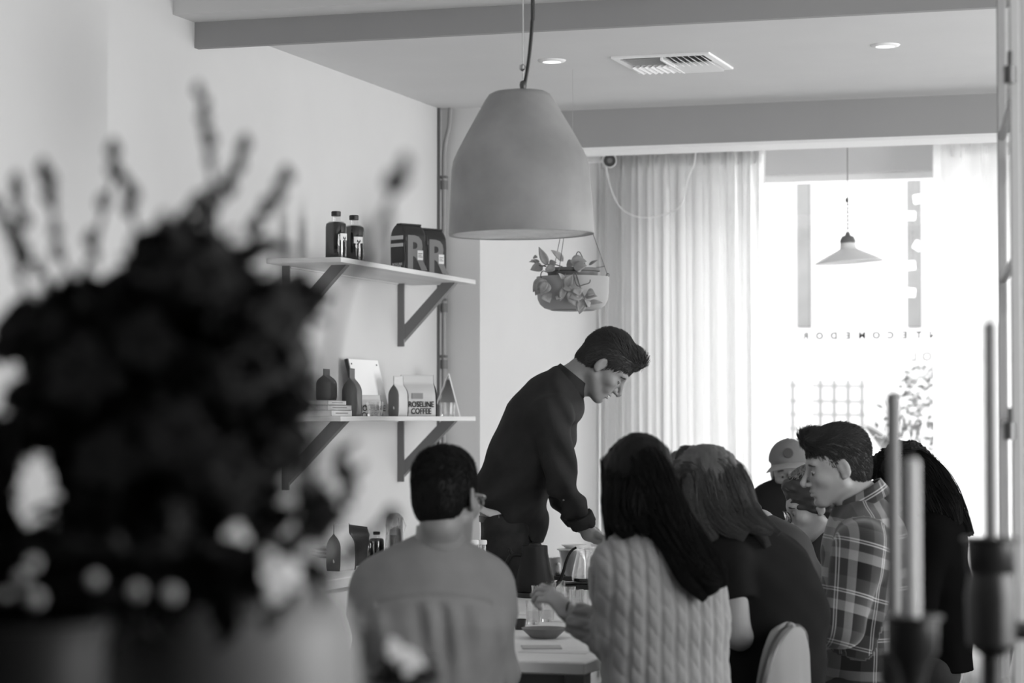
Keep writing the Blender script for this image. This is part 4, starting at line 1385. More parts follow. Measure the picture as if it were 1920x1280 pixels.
def hand_prims(w, f, t_, n, s=1.0, curl=35, grip=0):
    """w wrist, f finger direction, t_ thumb side, n palm normal (fingers curl toward n)"""
    f, t_, n = unit(f), unit(t_), unit(n)
    out = [cone(w, w + f * .03 * s, .024 * s, .020 * s, .012, 1.25, t_), cone(w + f * .03 * s, w + f * .085 * s, .0155 * s, .0135 * s, .012, 2.5, t_)]
    L = (.072, .080, .074, .058)
    for i, off in enumerate((.027, .009, -.009, -.026)):
        b = w + (f * (.088 - .004 * abs(i - 1)) + t_ * off) * s
        d = unit(f + t_ * off * 2.2)
        ang = 0
        for j, fr in enumerate((.46, .30, .24)):
            ang += math.radians(curl * (.6 if j == 0 else 1) + i * 3)
            dd = unit(d * math.cos(ang) + n * math.sin(ang))
            e = b + dd * L[i] * fr * s
            out.append(cone(b, e, (.0088 - .0007 * j) * s, (.0083 - .0008 * j) * s, .0035))
            b = e
    b = w + (f * .028 + t_ * .024) * s
    for j, (ll, r0, r1) in enumerate(((.038, .013, .0105), (.032, .0105, .0095), (.024, .0095, .008))):
        dd = unit(f * (.62 + .12 * j) + t_ * (.62 - .28 * j) + n * (.35 + .2 * j))
        e = b + dd * ll * s
        out.append(cone(b, e, r0 * s, r1 * s, .005)); b = e
    return out


def mk_head(px, py, D, f, u, s=1.0, **kw):
    """px,py,D of the point between the ears, at eye level"""
    f = unit(f); u = np.array(u, float); u = unit(u - f * np.dot(u, f)); l = np.cross(u, f)
    H = dict(o=P(px, py, D), f=f, u=u, l=l, s=s, skin=M_skin, hair=M_hairk)
    H.update(kw)
    return H


def hp(H, x, y, z):
    return H['o'] + (H['f'] * x + H['l'] * y + H['u'] * z) * H['s']


def short_hair(t, H, m, top=.014, quiff=.0, side=.004, n=6000, seed=1, ln=.022, part_line=False):
    s = H['s']; R = np.stack([H['f'], H['l'], H['u']])
    E = lambda c, r, k=.012, neg=False: ell(hp(H, *c), np.array(r) * s, R, k * s, neg)
    pr = [E((-.016, 0, .036), (.099 + side, .077 + side, .088 + side + .003)),
          E((-.008, 0, .075), (.088 + top * .2, .066 + top * .4, .050 + top), .02),
          E((-.055, 0, -.015), (.052 + side, .062 + side, .062), .02)]
    if quiff:
        pr += [E((.070, 0, .102), (.026 + quiff * .3, .046, .020 + quiff * .5), .02), E((.055, 0, .108 + quiff * .3), (.036, .045, .016 + quiff * .5), .02)]
    # cut out: the face in front, the ears' fronts, below the nape
    pr += [E((.128, 0, -.035), (.066, .11, .112), .006, True),
           E((.058, 0, -.065), (.060, .2, .085), .006, True),
           E((-.004, .09, -.012), (.024, .022, .040), .004, True), E((-.004, -.09, -.012), (.024, .022, .040), .004, True),
           halfspace(hp(H, -.03, 0, -.062), -H['u'] + H['f'] * .15)]
    def disp(X, Y, Z):
        q = np.stack([X, Y, Z], -1) - H['o']
        a, b, c = q @ H['f'] / s, q @ H['l'] / s, q @ H['u'] / s
        return .0016 * noise3(a, b, c, 110, seed)
    v, f = sdf_mesh(pr, .0035, disp=disp)
    h = part('hair', (v, f), m, t, auto=None)
    nn = vnormals(v, f)
    r = np.random.default_rng(seed)
    idx = r.integers(0, len(v), n)
    b, nr = v[idx], nn[idx]
    rel = (b - H['o']) @ np.stack([H['f'], H['l'], H['u']], 1) / s
    ok = (rel[:, 2] > -.055)
    b, nr, rel = b[ok], nr[ok], rel[ok]
    wt = np.clip((rel[:, 2:3] - .03) / .07, 0, 1)
    flow = wt * (H['f'] * (-.2 if not quiff else -.9) + H['l'] * (.5 if part_line else .1) + H['u'] * .25) + (1 - wt) * (-H['u'] - H['f'] * .5)
    flow = flow + r.normal(size=flow.shape) * .16
    flow = flow - nr * np.sum(flow * nr, 1)[:, None]
    L = ln * (.45 + .55 * wt[:, 0]) * r.uniform(.5, 1.2, len(b))
    k = np.linspace(0, 1, 4)[None, :, None]
    fl = flow / np.linalg.norm(flow, axis=1)[:, None]
    paths = b[:, None] + nr[:, None] * .0004 + fl[:, None] * L[:, None, None] * k + nr[:, None] * (.0045 * k) * (.6 + .8 * wt[:, :, None])
    part('hair_strands', strands(paths, .0011, .0004), m, h, auto=None)
    return h


def lock_hair(t, m, locks, n=1200, rad=.0012, seed=2, K=18, blob=.80, h=.006, extra=(), disp_a=.0025, cuts=(), spread=1.0, name='hair', fly=.0, pitch=.006):
    """locks: list of ([(point, r), ...]); a solid core plus strands that run along it"""
    pr = list(extra)
    for L in locks:
        nl = len(L) - 1
        for i_, ((a, ra), (b, rb)) in enumerate(zip(L[:-1], L[1:])):
            fa_ = .7 if i_ >= nl - 1 else 1
            fb_ = .3 if i_ == nl - 1 else (.7 if i_ == nl - 2 else 1)
            pr.append(cone(a, b, ra * blob * fa_, rb * blob * fb_, .012))
    pr += list(cuts)
    def disp(X, Y, Z):
        return disp_a * (np.sin((X * VR[0] + Y * VR[1]) * 2 * math.pi / pitch / 2.3 + 3 * np.sin(Z * 14)) * .5 + noise3(X, Y, Z * .25, 260, seed) + 1.2 * noise3(X, Y, Z * .3, 90, seed + 1))
    core = part(name, sdf_mesh(pr, h, disp=disp), m, t, auto=None)
    r = np.random.default_rng(seed)
    lens = np.array([sum(np.linalg.norm(np.array(b[0]) - a[0]) for a, b in zip(L[:-1], L[1:])) * np.mean([q[1] for q in L]) for L in locks])
    cnt = np.maximum(20, (lens / lens.sum() * n).astype(int))
    allp = []
    for L, c in zip(locks, cnt):
        pts = np.array([q[0] for q in L]); rs = np.array([q[1] for q in L])
        base = catmull(pts, K); rr = np.interp(np.linspace(0, 1, K), np.linspace(0, 1, len(rs)), rs)
        tan = np.gradient(base, axis=0); tan /= np.linalg.norm(tan, axis=1)[:, None]
        u = np.cross(tan, VD); u /= np.linalg.norm(u, axis=1)[:, None] + 1e-9
        w = np.cross(tan, u)
        ang = r.uniform(0, 2 * math.pi, c); mag = r.uniform(.62, 1.04, c) ** .7 * spread
        wav = .12 * np.sin(np.linspace(0, 1, K)[None] * r.uniform(3, 8, c)[:, None] + r.uniform(0, 6.28, c)[:, None])
        A = ang[:, None] + wav * 1.5
        mg = mag[:, None] * (1 + wav * .6) + fly * r.random((c, 1)) ** 3 * np.linspace(0, 1, K)[None] * 2
        p = base[None] + rr[None, :, None] * mg[:, :, None] * (np.cos(A)[:, :, None] * u[None] + np.sin(A)[:, :, None] * w[None])
        allp.append(p)
    st = np.concatenate(allp)
    part('strands', strands(st, rad, rad * .35), m, core, auto=None)
    return core


def bone_attr(v, groups):
    """per vertex cloth coordinates: (side, along, which) from the nearest bone"""
    best = np.full(len(v), 1e9); out = np.zeros((len(v), 3))
    for gi, (a, b, r, ref, off) in enumerate(groups):
        a, b = np.array(a, float), np.array(b, float)
        ab = b - a; L = np.linalg.norm(ab)
        t = np.clip((v - a) @ ab / L ** 2, 0, 1)
        d = np.linalg.norm(v - a - t[:, None] * ab, axis=1) - r
        t2 = (v - a) @ ab / L
        m = d < best
        best[m] = d[m]
        out[m, 0] = ((v - a) @ unit(ref))[m]; out[m, 1] = t2[m] + off; out[m, 2] = gi
    return out


def cloth_node(m):
    nt = m.node_tree
    at = nt.nodes.new('ShaderNodeAttribute'); at.attribute_name = 'cloth'
    sx = nt.nodes.new('ShaderNodeSeparateXYZ')
    nt.links.new(at.outputs['Vector'], sx.inputs[0])
    return nt, sx


def plaid_mat():
    m = mat('plaid_flannel', .05, .85, .2, sheen=.3)
    nt, sx = cloth_node(m)
    b = nt.nodes['Principled BSDF']
    def node(op, a, c=None, clampv=False):
        n = nt.nodes.new('ShaderNodeMath'); n.operation = op; n.use_clamp = clampv
        for i, q in enumerate((a, c)):
            if q is None: continue
            if isinstance(q, (int, float)): n.inputs[i].default_value = q
            else: nt.links.new(q, n.inputs[i])
        return n.outputs[0]
    def ramp(src, scale, off, stops):
        f = node('FRACT', node('ADD', node('MULTIPLY', src, 1 / scale), off))
        r = nt.nodes.new('ShaderNodeValToRGB'); r.color_ramp.interpolation = 'CONSTANT'
        els = r.color_ramp.elements
        els[0].position = 0; els[0].color = (stops[0][1],) * 3 + (1,)
        els[1].position = stops[1][0]; els[1].color = (stops[1][1],) * 3 + (1,)
        for pz, c in stops[2:]:
            e = els.new(pz); e.color = (c,) * 3 + (1,)
        nt.links.new(f, r.inputs[0])
        return r.outputs[0]
    st = [(0, .012), (.26, .22), (.275, .012), (.31, .22), (.325, .012), (.50, .11), (.62, .012), (.66, .17), (.90, .012)]
    st = [(0, .006), (.30, .05), (.50, .05), (.55, .55), (.572, .05), (.60, .55), (.622, .05), (.78, .26), (.97, .006)]
    a = ramp(sx.outputs[0], .135, .13, st); c = ramp(sx.outputs[1], .15, .35, st)
    s = node('ADD', node('MULTIPLY', a, .5), node('MULTIPLY', c, .5))
    w = nt.nodes.new('ShaderNodeTexNoise'); w.inputs['Scale'].default_value = 500
    s2 = node('MULTIPLY', s, node('ADD', node('MULTIPLY', w.outputs['Fac'], .6), .7))
    cb = nt.nodes.new('ShaderNodeCombineColor')
    for i in range(3): nt.links.new(s2, cb.inputs[i])
    nt.links.new(cb.outputs[0], b.inputs['Base Color'])
    return m


def folds(seed, a=.004, f1=38, dirs=None):
    def d(X, Y, Z):
        w = noise3(X, Y, Z, 9, seed)
        n1 = noise3(X, Y, Z, 30, seed + 1)
        n2 = noise3(X, Y, Z, f1 * 1.6, seed + 2)
        return a * (1.0 * n1 + .6 * n2 + .5 * np.sin(6 * w + 20 * noise3(X, Y, Z, 6, seed + 3)))
    return d


def seg_prims(chain, infl=0., k=.04, ax=None):
    """chain: [(p, r, q), ...]"""
    o = []
    for (a, ra, qa), (b, rb, qb) in zip(chain[:-1], chain[1:]):
        q = (qa + qb) / 2
        o.append(cone(a, b, ra + infl, rb + infl, k, q, ax))
    return o


def seated(px, D, hipz=.50, fwd=(0, 0, 1), w=.10):
    """hip centre above the seat plus leg joints to the floor, knees toward fwd"""
    p = P(px, 783, D); p[2] = hipz
    f = unit([fwd[0], fwd[1], 0]); l = np.array([-f[1], f[0], 0])
    out = {}
    for nm, sg in (('L', 1), ('R', -1)):
        h = p + l * .09 * sg; kn = h + f * .42 + l * .05 * sg; kn[2] = .50
        an = kn - f * .02; an = np.array([an[0], an[1], .08])
        out[nm] = (h, kn, an, an + f * .15 - [0, 0, .045])
    return p, out, f, l


def leg_prims(J, infl=0., k=.03):
    o = []
    for nm in ('L', 'R'):
        h, kn, an, to = J[nm]
        o += [cone(h, kn, .082 + infl, .058 + infl, k), cone(kn, an, .056 + infl, .038 + infl, k)]
    return o


def shoes(t, J):
    for nm in ('L', 'R'):
        h, kn, an, to = J[nm]
        a = np.array([an[0], an[1], .045])
        b = np.array([to[0], to[1], .035])
        part('shoe', sdf_mesh([cone(a, b, .044, .034, .02, 1.0), cone(an + [0, 0, .02], a, .045, .042, .02), halfspace((0, 0, .004), (0, 0, -1))], .009), M_black, t, auto=None)


def chair(c, f, lab, grp='bentwood chairs round the table', m=None, back=True, zs=.45):
    m = m or mat('dark_bentwood', .05, .4, .5)
    f = unit([f[0], f[1], 0]); l = np.array([-f[1], f[0], 0]); c = np.array([c[0], c[1], 0.])
    t = thing('bentwood_chair', c, lab, 'chair', grp)
    part('seat', lathe([(0, zs - .022), (.20, zs - .022), (.208, zs - .012), (.20, zs), (0, zs - .004)], c, 32), m, t)
    part('seat_ring', tube([c + f * .15 * math.cos(a) + l * .15 * math.sin(a) + [0, 0, .24] for a in np.linspace(0, 2 * math.pi, 25)], .009, 6, cap=False), m, t)
    for sf in (1, -1):
        for sl in (1, -1):
            a = c + f * .14 * sf + l * .13 * sl + [0, 0, zs - .02]; b = c + f * .20 * sf + l * .18 * sl + [0, 0, .0]
            part('leg', tube([a, (a + b) / 2 + f * .01 * sf, b], [.016, .014, .011], 8, 8), m, t)
    if back:
        pts = [c - f * .17 + l * .17 + [0, 0, zs - .03], c - f * .21 + l * .185 + [0, 0, zs + .2], c - f * .245 + l * .15 + [0, 0, zs + .38], c - f * .255 + [0, 0, zs + .43],
               c - f * .245 - l * .15 + [0, 0, zs + .38], c - f * .21 - l * .185 + [0, 0, zs + .2], c - f * .17 - l * .17 + [0, 0, zs - .03]]
        part('back_hoop', tube(pts, .013, 8, 40), m, t)
        pts = [c - f * .18 + l * .09 + [0, 0, zs - .02], c - f * .225 + l * .10 + [0, 0, zs + .2], c - f * .24 + [0, 0, zs + .31], c - f * .225 - l * .10 + [0, 0, zs + .2], c - f * .18 - l * .09 + [0, 0, zs - .02]]
        part('inner_hoop', tube(pts, .010, 8, 30), m, t)
    return t


def sleeve(t, name, sh, el, wr, r, m, cuff=True, seed=1):
    pass


# ================= grey shirted man, seated with his back to us ==================
D = 5.97
Hd = mk_head(838, 936, D, V(.42, -.12, .9), V(-.02, 1, .15), .97, hair=M_hairk)
hipp, J, bf, bl = seated(815, D + .05, .56, V(0.05, 0, 1))
A = lambda px, py, dd=0: P(px, py, D + dd)
ch = [(hipp, .125, 1.3), (A(812, 1270), .115, 1.32), (A(812, 1160), .122, 1.36), (A(815, 1090), .095, 1.75)]
nk = A(822, 1020, -.01)
shL, shR = A(712, 1100, .02), A(908, 1100, .0)
elL, elR = A(690, 1268, .02), A(936, 1258, .03)
wrL, wrR = A(735, 1262, .34), A(900, 1250, .36)
lat = V(1, 0, 0)
body = seg_prims(ch, -.012, .05, lat) + [cone(A(815, 1080), nk, .075, .058, .04), cone(nk, hp(Hd, -.035, 0, -.07), .056, .054, .02), cone(A(815, 1085), shL, .06, .05, .05), cone(A(815, 1085), shR, .06, .05, .05)]
for sh_, el_, wr_, sg in ((shL, elL, wrL, -1), (shR, elR, wrR, 1)):
    body += [cone(sh_, el_, .047, .038, .02), cone(el_, wr_, .038, .026, .015)]
    body += hand_prims(wr_, wr_ - el_, V(-sg, .1, 0), V(0, -1, 0), .95, 25)
body += leg_prims(J, -.012) + head_prims(Hd)
t = thing('person', (hipp[0], hipp[1], 0), 'seated man with short dark hair and glasses in a plain grey shirt, back turned', 'person')
hb = [(Hd['o'] - .14, Hd['o'] + .14, .0035)]
part('body', sdf_mesh(body, .009, hb), M_skin, t, auto=None)
short_hair(t, Hd, M_hairk, .006, 0, .001, seed=11, ln=.02)
up_ = unit(A(815, 1090) - A(812, 1270))
def gshirt(X, Y, Z):
    q = np.stack([X, Y, Z], -1)
    rel = q - A(815, 1111)
    x = rel @ VR; z = Z - A(815, 1111 + 0)[2] + .35 * x * x * 3
    back = (rel @ VD) < .03
    seam = -.0045 * np.exp(-((z + .0) / .006) ** 2) * back * (np.abs(x) < .14)
    pl = .0045 * np.sin(x * 105 + 2.2 * np.sin(z * 7)) * np.clip(-z / .03, 0, 1) * np.exp(-np.maximum(-z - .08, 0) * 4) * back
    wv = .006 * np.sin((x * np.sign(x) * 30 - z * 26) + noise3(X, Y, Z, 9, 5) * 3) * np.clip(-z / .06, 0, 1)
    return -seam + pl * (.8 + .5 * np.sin(x * 31 + 1)) + wv * 1.4 + .0022 * noise3(X, Y, Z, 34, 8)
sh = seg_prims(ch, .012, .05, lat) + [cone(A(815, 1092), A(820, 1045), .085, .066, .05), cone(A(815, 1090), shL, .074, .060, .06), cone(A(815, 1090), shR, .074, .060, .06)]
for sh_, el_, wr_ in ((shL, elL, wrL), (shR, elR, wrR)):
    sh += [cone(sh_, el_, .068, .054, .02), cone(el_, el_ + (wr_ - el_) * .88, .054, .040, .02, fb=True)]
sh += [halfspace(hipp + [0, 0, -.06], (0, 0, -1))]
M_gsh = mat('grey_cotton_shirt', .19, .85, .2, noise=.05, nscale=20, bump=.25, bscale=500)
s0 = part('shirt', sdf_mesh(sh, .0055, disp=gshirt), M_gsh, t, auto=None)
# collar band
colp = []
for a in np.linspace(0, 2 * math.pi, 30):
    colp.append((a, nk + VR * .064 * math.cos(a) + unit(np.cross(VR, up_)) * .062 * math.sin(a)))
def colfn(u, v):
    a = u * 2 * math.pi
    flare = 1.02 + .10 * (1 - v)
    bk = unit(np.cross(VR, np.array([0, 0, 1.])))
    return nk + VR * (.057 * flare * math.cos(a) + .006) + bk * .064 * flare * math.sin(a) + np.array([0, 0, -.022 + .060 * v - .008 * math.cos(a)])
part('collar', solid(grid_surf(colfn, 40, 5), .004), M_gsh, s0, auto=None)
part('trousers', sdf_mesh(leg_prims(J, .004) + [cone(hipp, hipp + [0, 0, .08], .125, .12, .04, 1.3, lat)], .010, disp=folds(3, .003)), M_dark, t, auto=None)
shoes(t, J)
gp = part('spectacles', tube([hp(Hd, -.005, -.083, .008), hp(Hd, .06, -.078, .008), hp(Hd, .092, -.062, .006)], .0022, 6, 10), M_steel, t)
for sg in (1, -1):
    part('rim', tube([hp(Hd, .098 - .006 * abs(math.cos(a)) , sg * (.036 + .024 * math.cos(a)), -.004 + .019 * math.sin(a)) for a in np.linspace(0, 6.283, 20)], .0018, 5, cap=False), M_steel, gp)
    part('lens', solid(grid_surf(lambda u, v: hp(Hd, .096, sg * (.036 + .022 * v * math.cos(6.283 * u)), -.004 + .017 * v * math.sin(6.283 * u)), 16, 3), .0008), M_glass, gp)
part('bridge', tube([hp(Hd, .1, -.013, 0), hp(Hd, .104, 0, .003), hp(Hd, .1, .013, 0)], .0018, 5, 8), M_steel, gp)
part('temple', tube([hp(Hd, -.005, .083, .008), hp(Hd, .06, .078, .008), hp(Hd, .092, .062, .006)], .0022, 6, 10), M_steel, gp)
chair(hipp - bf * .02, bf, 'bentwood chair under the grey shirted man', zs=.44, back=False)

# ================= standing man leaning over the table ==================
D = 8.9
A = lambda px, py, dd=0: P(px, py, D + dd)
HF = V(.70, -.71, -.06)
Hd = mk_head(1133, 688, D, HF, V(.72, .70, 0), 1.0, smile=True, hair=M_hairb, skin=M_skin)
nk = A(1066, 716)
lat = V(0, 0, 1)
ch = [(A(950, 992), .105, 1.35), (A(950, 930), .112, 1.3), (A(988, 855), .122, 1.35), (A(1015, 790), .118, 1.45), (A(1037, 748), .085, 1.7)]
shN, shF = A(1034, 778, -.19), A(1040, 776, .19)
elN, elF = A(1053, 900, -.21), A(1034, 905, .22)
wrN, wrF = A(1104, 1000, -.15), A(1090, 985, .12)
body = seg_prims(ch, -.014, .05, lat) + [cone(A(1037, 745), nk, .07, .056, .04), cone(nk, hp(Hd, -.045, 0, -.05), .056, .056, .02), cone(A(1070, 725), hp(Hd, .01, 0, -.085), .045, .04, .02),
      cone(A(1037, 755), shN, .06, .05, .05), cone(A(1037, 755), shF, .06, .05, .05)]
for sh_, el_, wr_, sg in ((shN, elN, wrN, -1), (shF, elF, wrF, 1)):
    body += [cone(sh_, el_, .048, .040, .02), cone(el_, wr_, .039, .027, .015)]
    tgt = wr_ + V(.9, -.55, .25 * -sg)
    body += hand_prims(wr_, tgt - wr_, V(.1, .5, -sg * -.9), V(.3, -.9, 0), 1.0, 28)
hN, hF_ = A(952, 1000, -.09), A(952, 1000, .09)
J = {}
for nm, h_, off in (('R', hN, -.03), ('L', hF_, .05)):
    kn = h_ + V(-.03 + off, 0, 0); kn[2] = .52
    an = kn + V(-.03, 0, 0); an[2] = .09
    J[nm] = (h_, kn, an, an + V(.16, 0, 0) - [0, 0, .05])
body += leg_prims(J, -.012) + head_prims(Hd)
t = thing('person', (A(950, 992)[0], A(950, 992)[1], 0), 'smiling dark haired man in a dark shirt and jeans standing and leaning over the table', 'person')
part('body', sdf_mesh(body, .010, [(Hd['o'] - .135, Hd['o'] + .135, .0032), (wrN - .12, wrN + .12, .0045)]), M_skin, t, auto=None)
eye_parts(t, Hd)
part('teeth', sdf_mesh([ell(hp(Hd, .0865, 0, -.0655), np.array([.0065, .017, .004]), np.stack([Hd['f'], Hd['l'], Hd['u']]), 0)], .002), M_trim, t, auto=None)
short_hair(t, Hd, M_hairb, .016, .016, .003, n=7500, seed=21, ln=.030)
def dshirt(X, Y, Z):
    q = np.stack([X, Y, Z], -1) - A(1050, 860)
    x, z = q @ VR, q @ VU
    dg = .006 * np.sin(x * 62 + z * 40 + 3 * noise3(X, Y, Z, 10, 3)) * np.clip((x + .06) / .08, 0, 1)
    lo = .007 * np.sin(x * 40 - z * 55 + 3 * noise3(X, Y, Z, 9, 13)) * np.clip((-z - .02) / .1, 0, 1)
    return (dg + lo) * 1.3 + .004 * noise3(X, Y, Z, 36, 14)
sh = seg_prims(ch[1:], .012, .05, lat) + [cone(A(964, 992), A(950, 930), .112, .122, .04, 1.3, lat), cone(A(1037, 746), A(1058, 722), .088, .07, .05), cone(A(1037, 757), shN, .078, .066, .06), cone(A(1037, 757), shF, .078, .066, .06),
      cone(A(1000, 950), A(1000, 1012), .050, .032, .05, 2.2, lat)]
for sh_, el_, wr_ in ((shN, elN, wrN), (shF, elF, wrF)):
    sh += [cone(sh_, el_, .073, .056, .015), cone(el_, el_ + (wr_ - el_) * .80, .054, .043, .02, fb=True)]
hem_n = unit(V(-.35, -1, 0))
sh += [halfspace(A(930, 958), V(-.58, -.81, 0))]
M_dsh = mat('charcoal_shirt', .026, .8, .12, noise=.15, nscale=10, bump=.3, bscale=450)
s0 = part('shirt', sdf_mesh(sh, .0055, disp=dshirt), M_dsh, t, auto=None)
for el_, wr_ in ((elN, wrN), (elF, wrF)):
    d_ = unit(wr_ - el_); c_0 = el_ + (wr_ - el_) * .66; c_1 = el_ + (wr_ - el_) * .84
    part('cuff', sdf_mesh([cone(c_0, c_1, .050, .048, 0, fa=True, fb=True)], .005, disp=folds(9, .002)), M_dsh, s0, auto=None)
upv = unit(nk - A(1030, 760)); fwv = V(.8, -.55, 0)
def colfn(u, v):
    a = u * 2 * math.pi
    fl = 1.06 + .16 * (1 - v)
    ax1, ax2 = V(0, 0, 1), unit(np.cross(V(0, 0, 1), upv))
    return nk + upv * (-.012 + .046 * v) + ax1 * .060 * fl * math.cos(a) + ax2 * (.064 * fl * math.sin(a) + .002)
part('collar', solid(grid_surf(colfn, 44, 6), .004), M_dsh, s0, auto=None)
pk = A(1072, 806, -.16)
part('undershirt', sdf_mesh([cone(A(950, 990), A(950, 930), .106, .112, .02, 1.3, lat), halfspace(A(925, 970), V(-.42, -.91, 0))], .007), M_trim, t, auto=None)
tr = part('jeans', sdf_mesh([cone(A(952, 1015), A(950, 968), .100, .098, .03, 1.3, lat, fb=True)] + leg_prims(J, .006), .008, disp=folds(23, .0035)), M_denim, t, auto=None)
part('seam', tube([A(935, 965, -.148), A(938, 990, -.158), A(944, 1030, -.168), A(946, 1080, -.165)], .0014, 5, 20), mat('denim_stitch', .14, .7), tr)
part('belt', sdf_mesh([cone(A(950, 974), A(949, 962), .103, .102, 0, 1.3, lat, fa=True, fb=True)], .007), M_black, t, auto=None)
shoes(t, J)

# ================= woman in cable sweater ==================
D = 6.1
A = lambda px, py, dd=0: P(px, py, D + dd)
Hd = mk_head(1192, 912, D + .02, V(-.30, -.35, .88), V(-.02, .95, .35), .98, hair=M_hairk, skin=M_skinl)
hipp, J, bf, bl = seated(1270, D + .05, .54, V(-.55, 0, .83))
ch = [(hipp, .120, 1.25), (A(1246, 1270), .106, 1.18), (A(1244, 1170), .106, 1.27), (A(1232, 1090), .098, 1.4), (A(1226, 1060), .085, 1.5)]
nk = A(1216, 1000)
lat = V(.97, 0, .25)
shL, shR = A(1172, 1062, -.02), A(1290, 1070, .08)
elL, elR = A(1148, 1196, .06), A(1295, 1195, .24)
wrL, wrR = A(1070, 1152, .10), A(1240, 1190, .38)
body = seg_prims(ch, -.014, .05, lat) + [cone(A(1230, 1050), nk, .06, .048, .04), cone(nk, hp(Hd, -.035, 0, -.07), .047, .047, .02), cone(A(1230, 1060), shL, .055, .044, .05), cone(A(1230, 1060), shR, .055, .044, .05)]
body += [cone(shL, elL, .040, .034, .02), cone(elL, wrL, .033, .023, .015), cone(shR, elR, .040, .034, .02), cone(elR, wrR, .033, .023, .015)]
body += hand_prims(wrL, V(-.70, .66, .2), V(.3, .5, .8), V(-.6, -.5, .3), .90, 58)
body += hand_prims(wrR, wrR - elR, V(-.9, .2, 0), V(0, -1, 0), .9, 25)
body += leg_prims(J, -.014) + head_prims(Hd)
t = thing('person', (hipp[0], hipp[1], 0), 'seated woman with long straight black hair in a pale cable knit sweater', 'person')
part('body', sdf_mesh(body, .009, [(Hd['o'] - .13, Hd['o'] + .13, .005), (wrL - .12, wrL + .10, .0035)]), M_skinl, t, auto=None)
sw = seg_prims(ch, .016, .05, lat) + [cone(A(1232, 1062), A(1219, 1018), .088, .062, .04), cone(A(1232, 1064), shL, .078, .064, .06), cone(A(1232, 1064), shR, .078, .064, .06)]
for a, b, w in ((shL, elL, wrL), (shR, elR, wrR)):
    sw += [cone(a, b, .062, .056, .02), cone(b, b + (w - b) * .95, .056, .040, .02, fb=True)]
sw += [halfspace(hipp + [0, 0, -.08], (0, 0, -1))]
v, f = sdf_mesh(sw, .0042, disp=folds(31, .0035))
att = bone_attr(v, [(A(1258, 1330), A(1232, 1050), .14, lat, 0), (shL, elL, .055, V(.9, .1, .3), .02), (elL, wrL, .045, V(.2, 1, 0), .16), (shR, elR, .055, V(.9, 0, .3), .03), (elR, wrR, .045, V(0, 1, 0), .2)])
u_, w_ = att[:, 0] + .5, att[:, 1] + .5
per = .036
cph = (u_ / per) % 1.0
win = np.clip(np.minimum(cph, 1 - cph) * 5.5 - .55, 0, 1) ** .6
sg = np.where(((u_ / per).astype(int) % 2) == 0, 1, 1)
ph = (w_ / .048 + .55 * (cph - .5) * 2 * sg) % 1.0
lobe = np.sqrt(np.clip(np.sin(math.pi * ph), 0, 1))
ribs = (1 - win) * .35 * (.5 + .5 * np.sin(w_ * 2 * math.pi / .006))
hgt = win * (.35 + .65 * lobe) + .15 * ribs
v = v + vnormals(v, f) * (hgt * .0058 - .002)[:, None]
M_knit = mat('cable_knit_wool', .28, .95, .15, noise=.05, nscale=40, sheen=.4, bump=.5, bscale=550)
s0 = part('sweater', (v, f), M_knit, t, auto=None)
def rf(u, vv):
    a = u * 6.283
    return A(1217, 1004) + VR * (.062 * math.cos(a)) + V(0, 0, 1) * .058 * math.sin(a) + np.array([0, 0, -.004 + .016 * vv + .012 * math.cos(a) * 0]) 
part('neck_band', tube([rf(u, 0) for u in np.linspace(0, 1, 30)], .0075, 8, cap=False), M_knit, s0, auto=None)
part('cuff', sdf_mesh([cone(elL + (wrL - elL) * .82, elL + (wrL - elL) * .97, .036, .033, 0, fa=True, fb=True)], .004), M_knit, s0, auto=None)
part('trousers', sdf_mesh(leg_prims(J, .004) + [cone(hipp, hipp + [0, 0, .04], .125, .12, .04, 1.3, lat)], .011), M_dark, t, auto=None)
shoes(t, J)
part('bracelet', tube([wrL + unit(wrL - elL) * .004 + (np.array([0, 0, 1.]) * math.cos(a) * .029 + np.cross(unit(wrL - elL), [0, 0, 1.]) * math.sin(a) * .027) for a in np.linspace(0, 6.283, 24)], .0035, 6, cap=False), M_black, t)
R = np.stack([Hd['f'], Hd['l'], Hd['u']])
cap_ = [ell(hp(Hd, -.020, 0, .034), (.108, .087, .100), R, .02)]
LK = [
    [(hp(Hd, 0, 0, .10), .045), (A(1215, 880, -.05), .055), (A(1243, 950, -.08), .052), (A(1275, 1015, -.115), .042), (A(1310, 1065, -.13), .032), (A(1338, 1112, -.13), .013)],
    [(hp(Hd, -.03, -.04, .08), .045), (A(1232, 905, -.04), .045), (A(1262, 965, -.06), .040), (A(1300, 1018, -.09), .034), (A(1338, 1060, -.10), .028), (A(1358, 1100, -.11), .011)],
    [(hp(Hd, -.05, 0, .05), .055), (A(1218, 930, -.07), .052), (A(1238, 975, -.09), .036), (A(1262, 1030, -.12), .026), (A(1290, 1085, -.14), .022), (A(1322, 1124, -.14), .008)],
    [(hp(Hd, -.03, .03, .08), .045), (A(1172, 905, -.03), .045), (A(1168, 950, -.06), .042), (A(1172, 985, -.08), .032), (A(1178, 1008, -.085), .012)],
    [(hp(Hd, .02, .05, .07), .035), (A(1150, 900, 0), .030), (A(1145, 950, -.01), .022), (A(1144, 995, -.03), .013), (A(1143, 1030, -.04), .004)],
    [(hp(Hd, -.06, .0, .03), .05), (A(1196, 950, -.08), .05), (A(1205, 975, -.09), .032), (A(1222, 1000, -.10), .012)],
    [(A(1262, 985, -.09), .03), (A(1290, 1040, -.13), .03), (A(1322, 1078, -.14), .028), (A(1352, 1092, -.13), .010)],
]
lock_hair(t, M_hairk, LK, 3600, .0010, 41, extra=cap_, disp_a=.0022, fly=.15, blob=.68)
chair(hipp - bf * .02, bf, 'bentwood chair under the cable sweater woman', zs=.42, back=False)

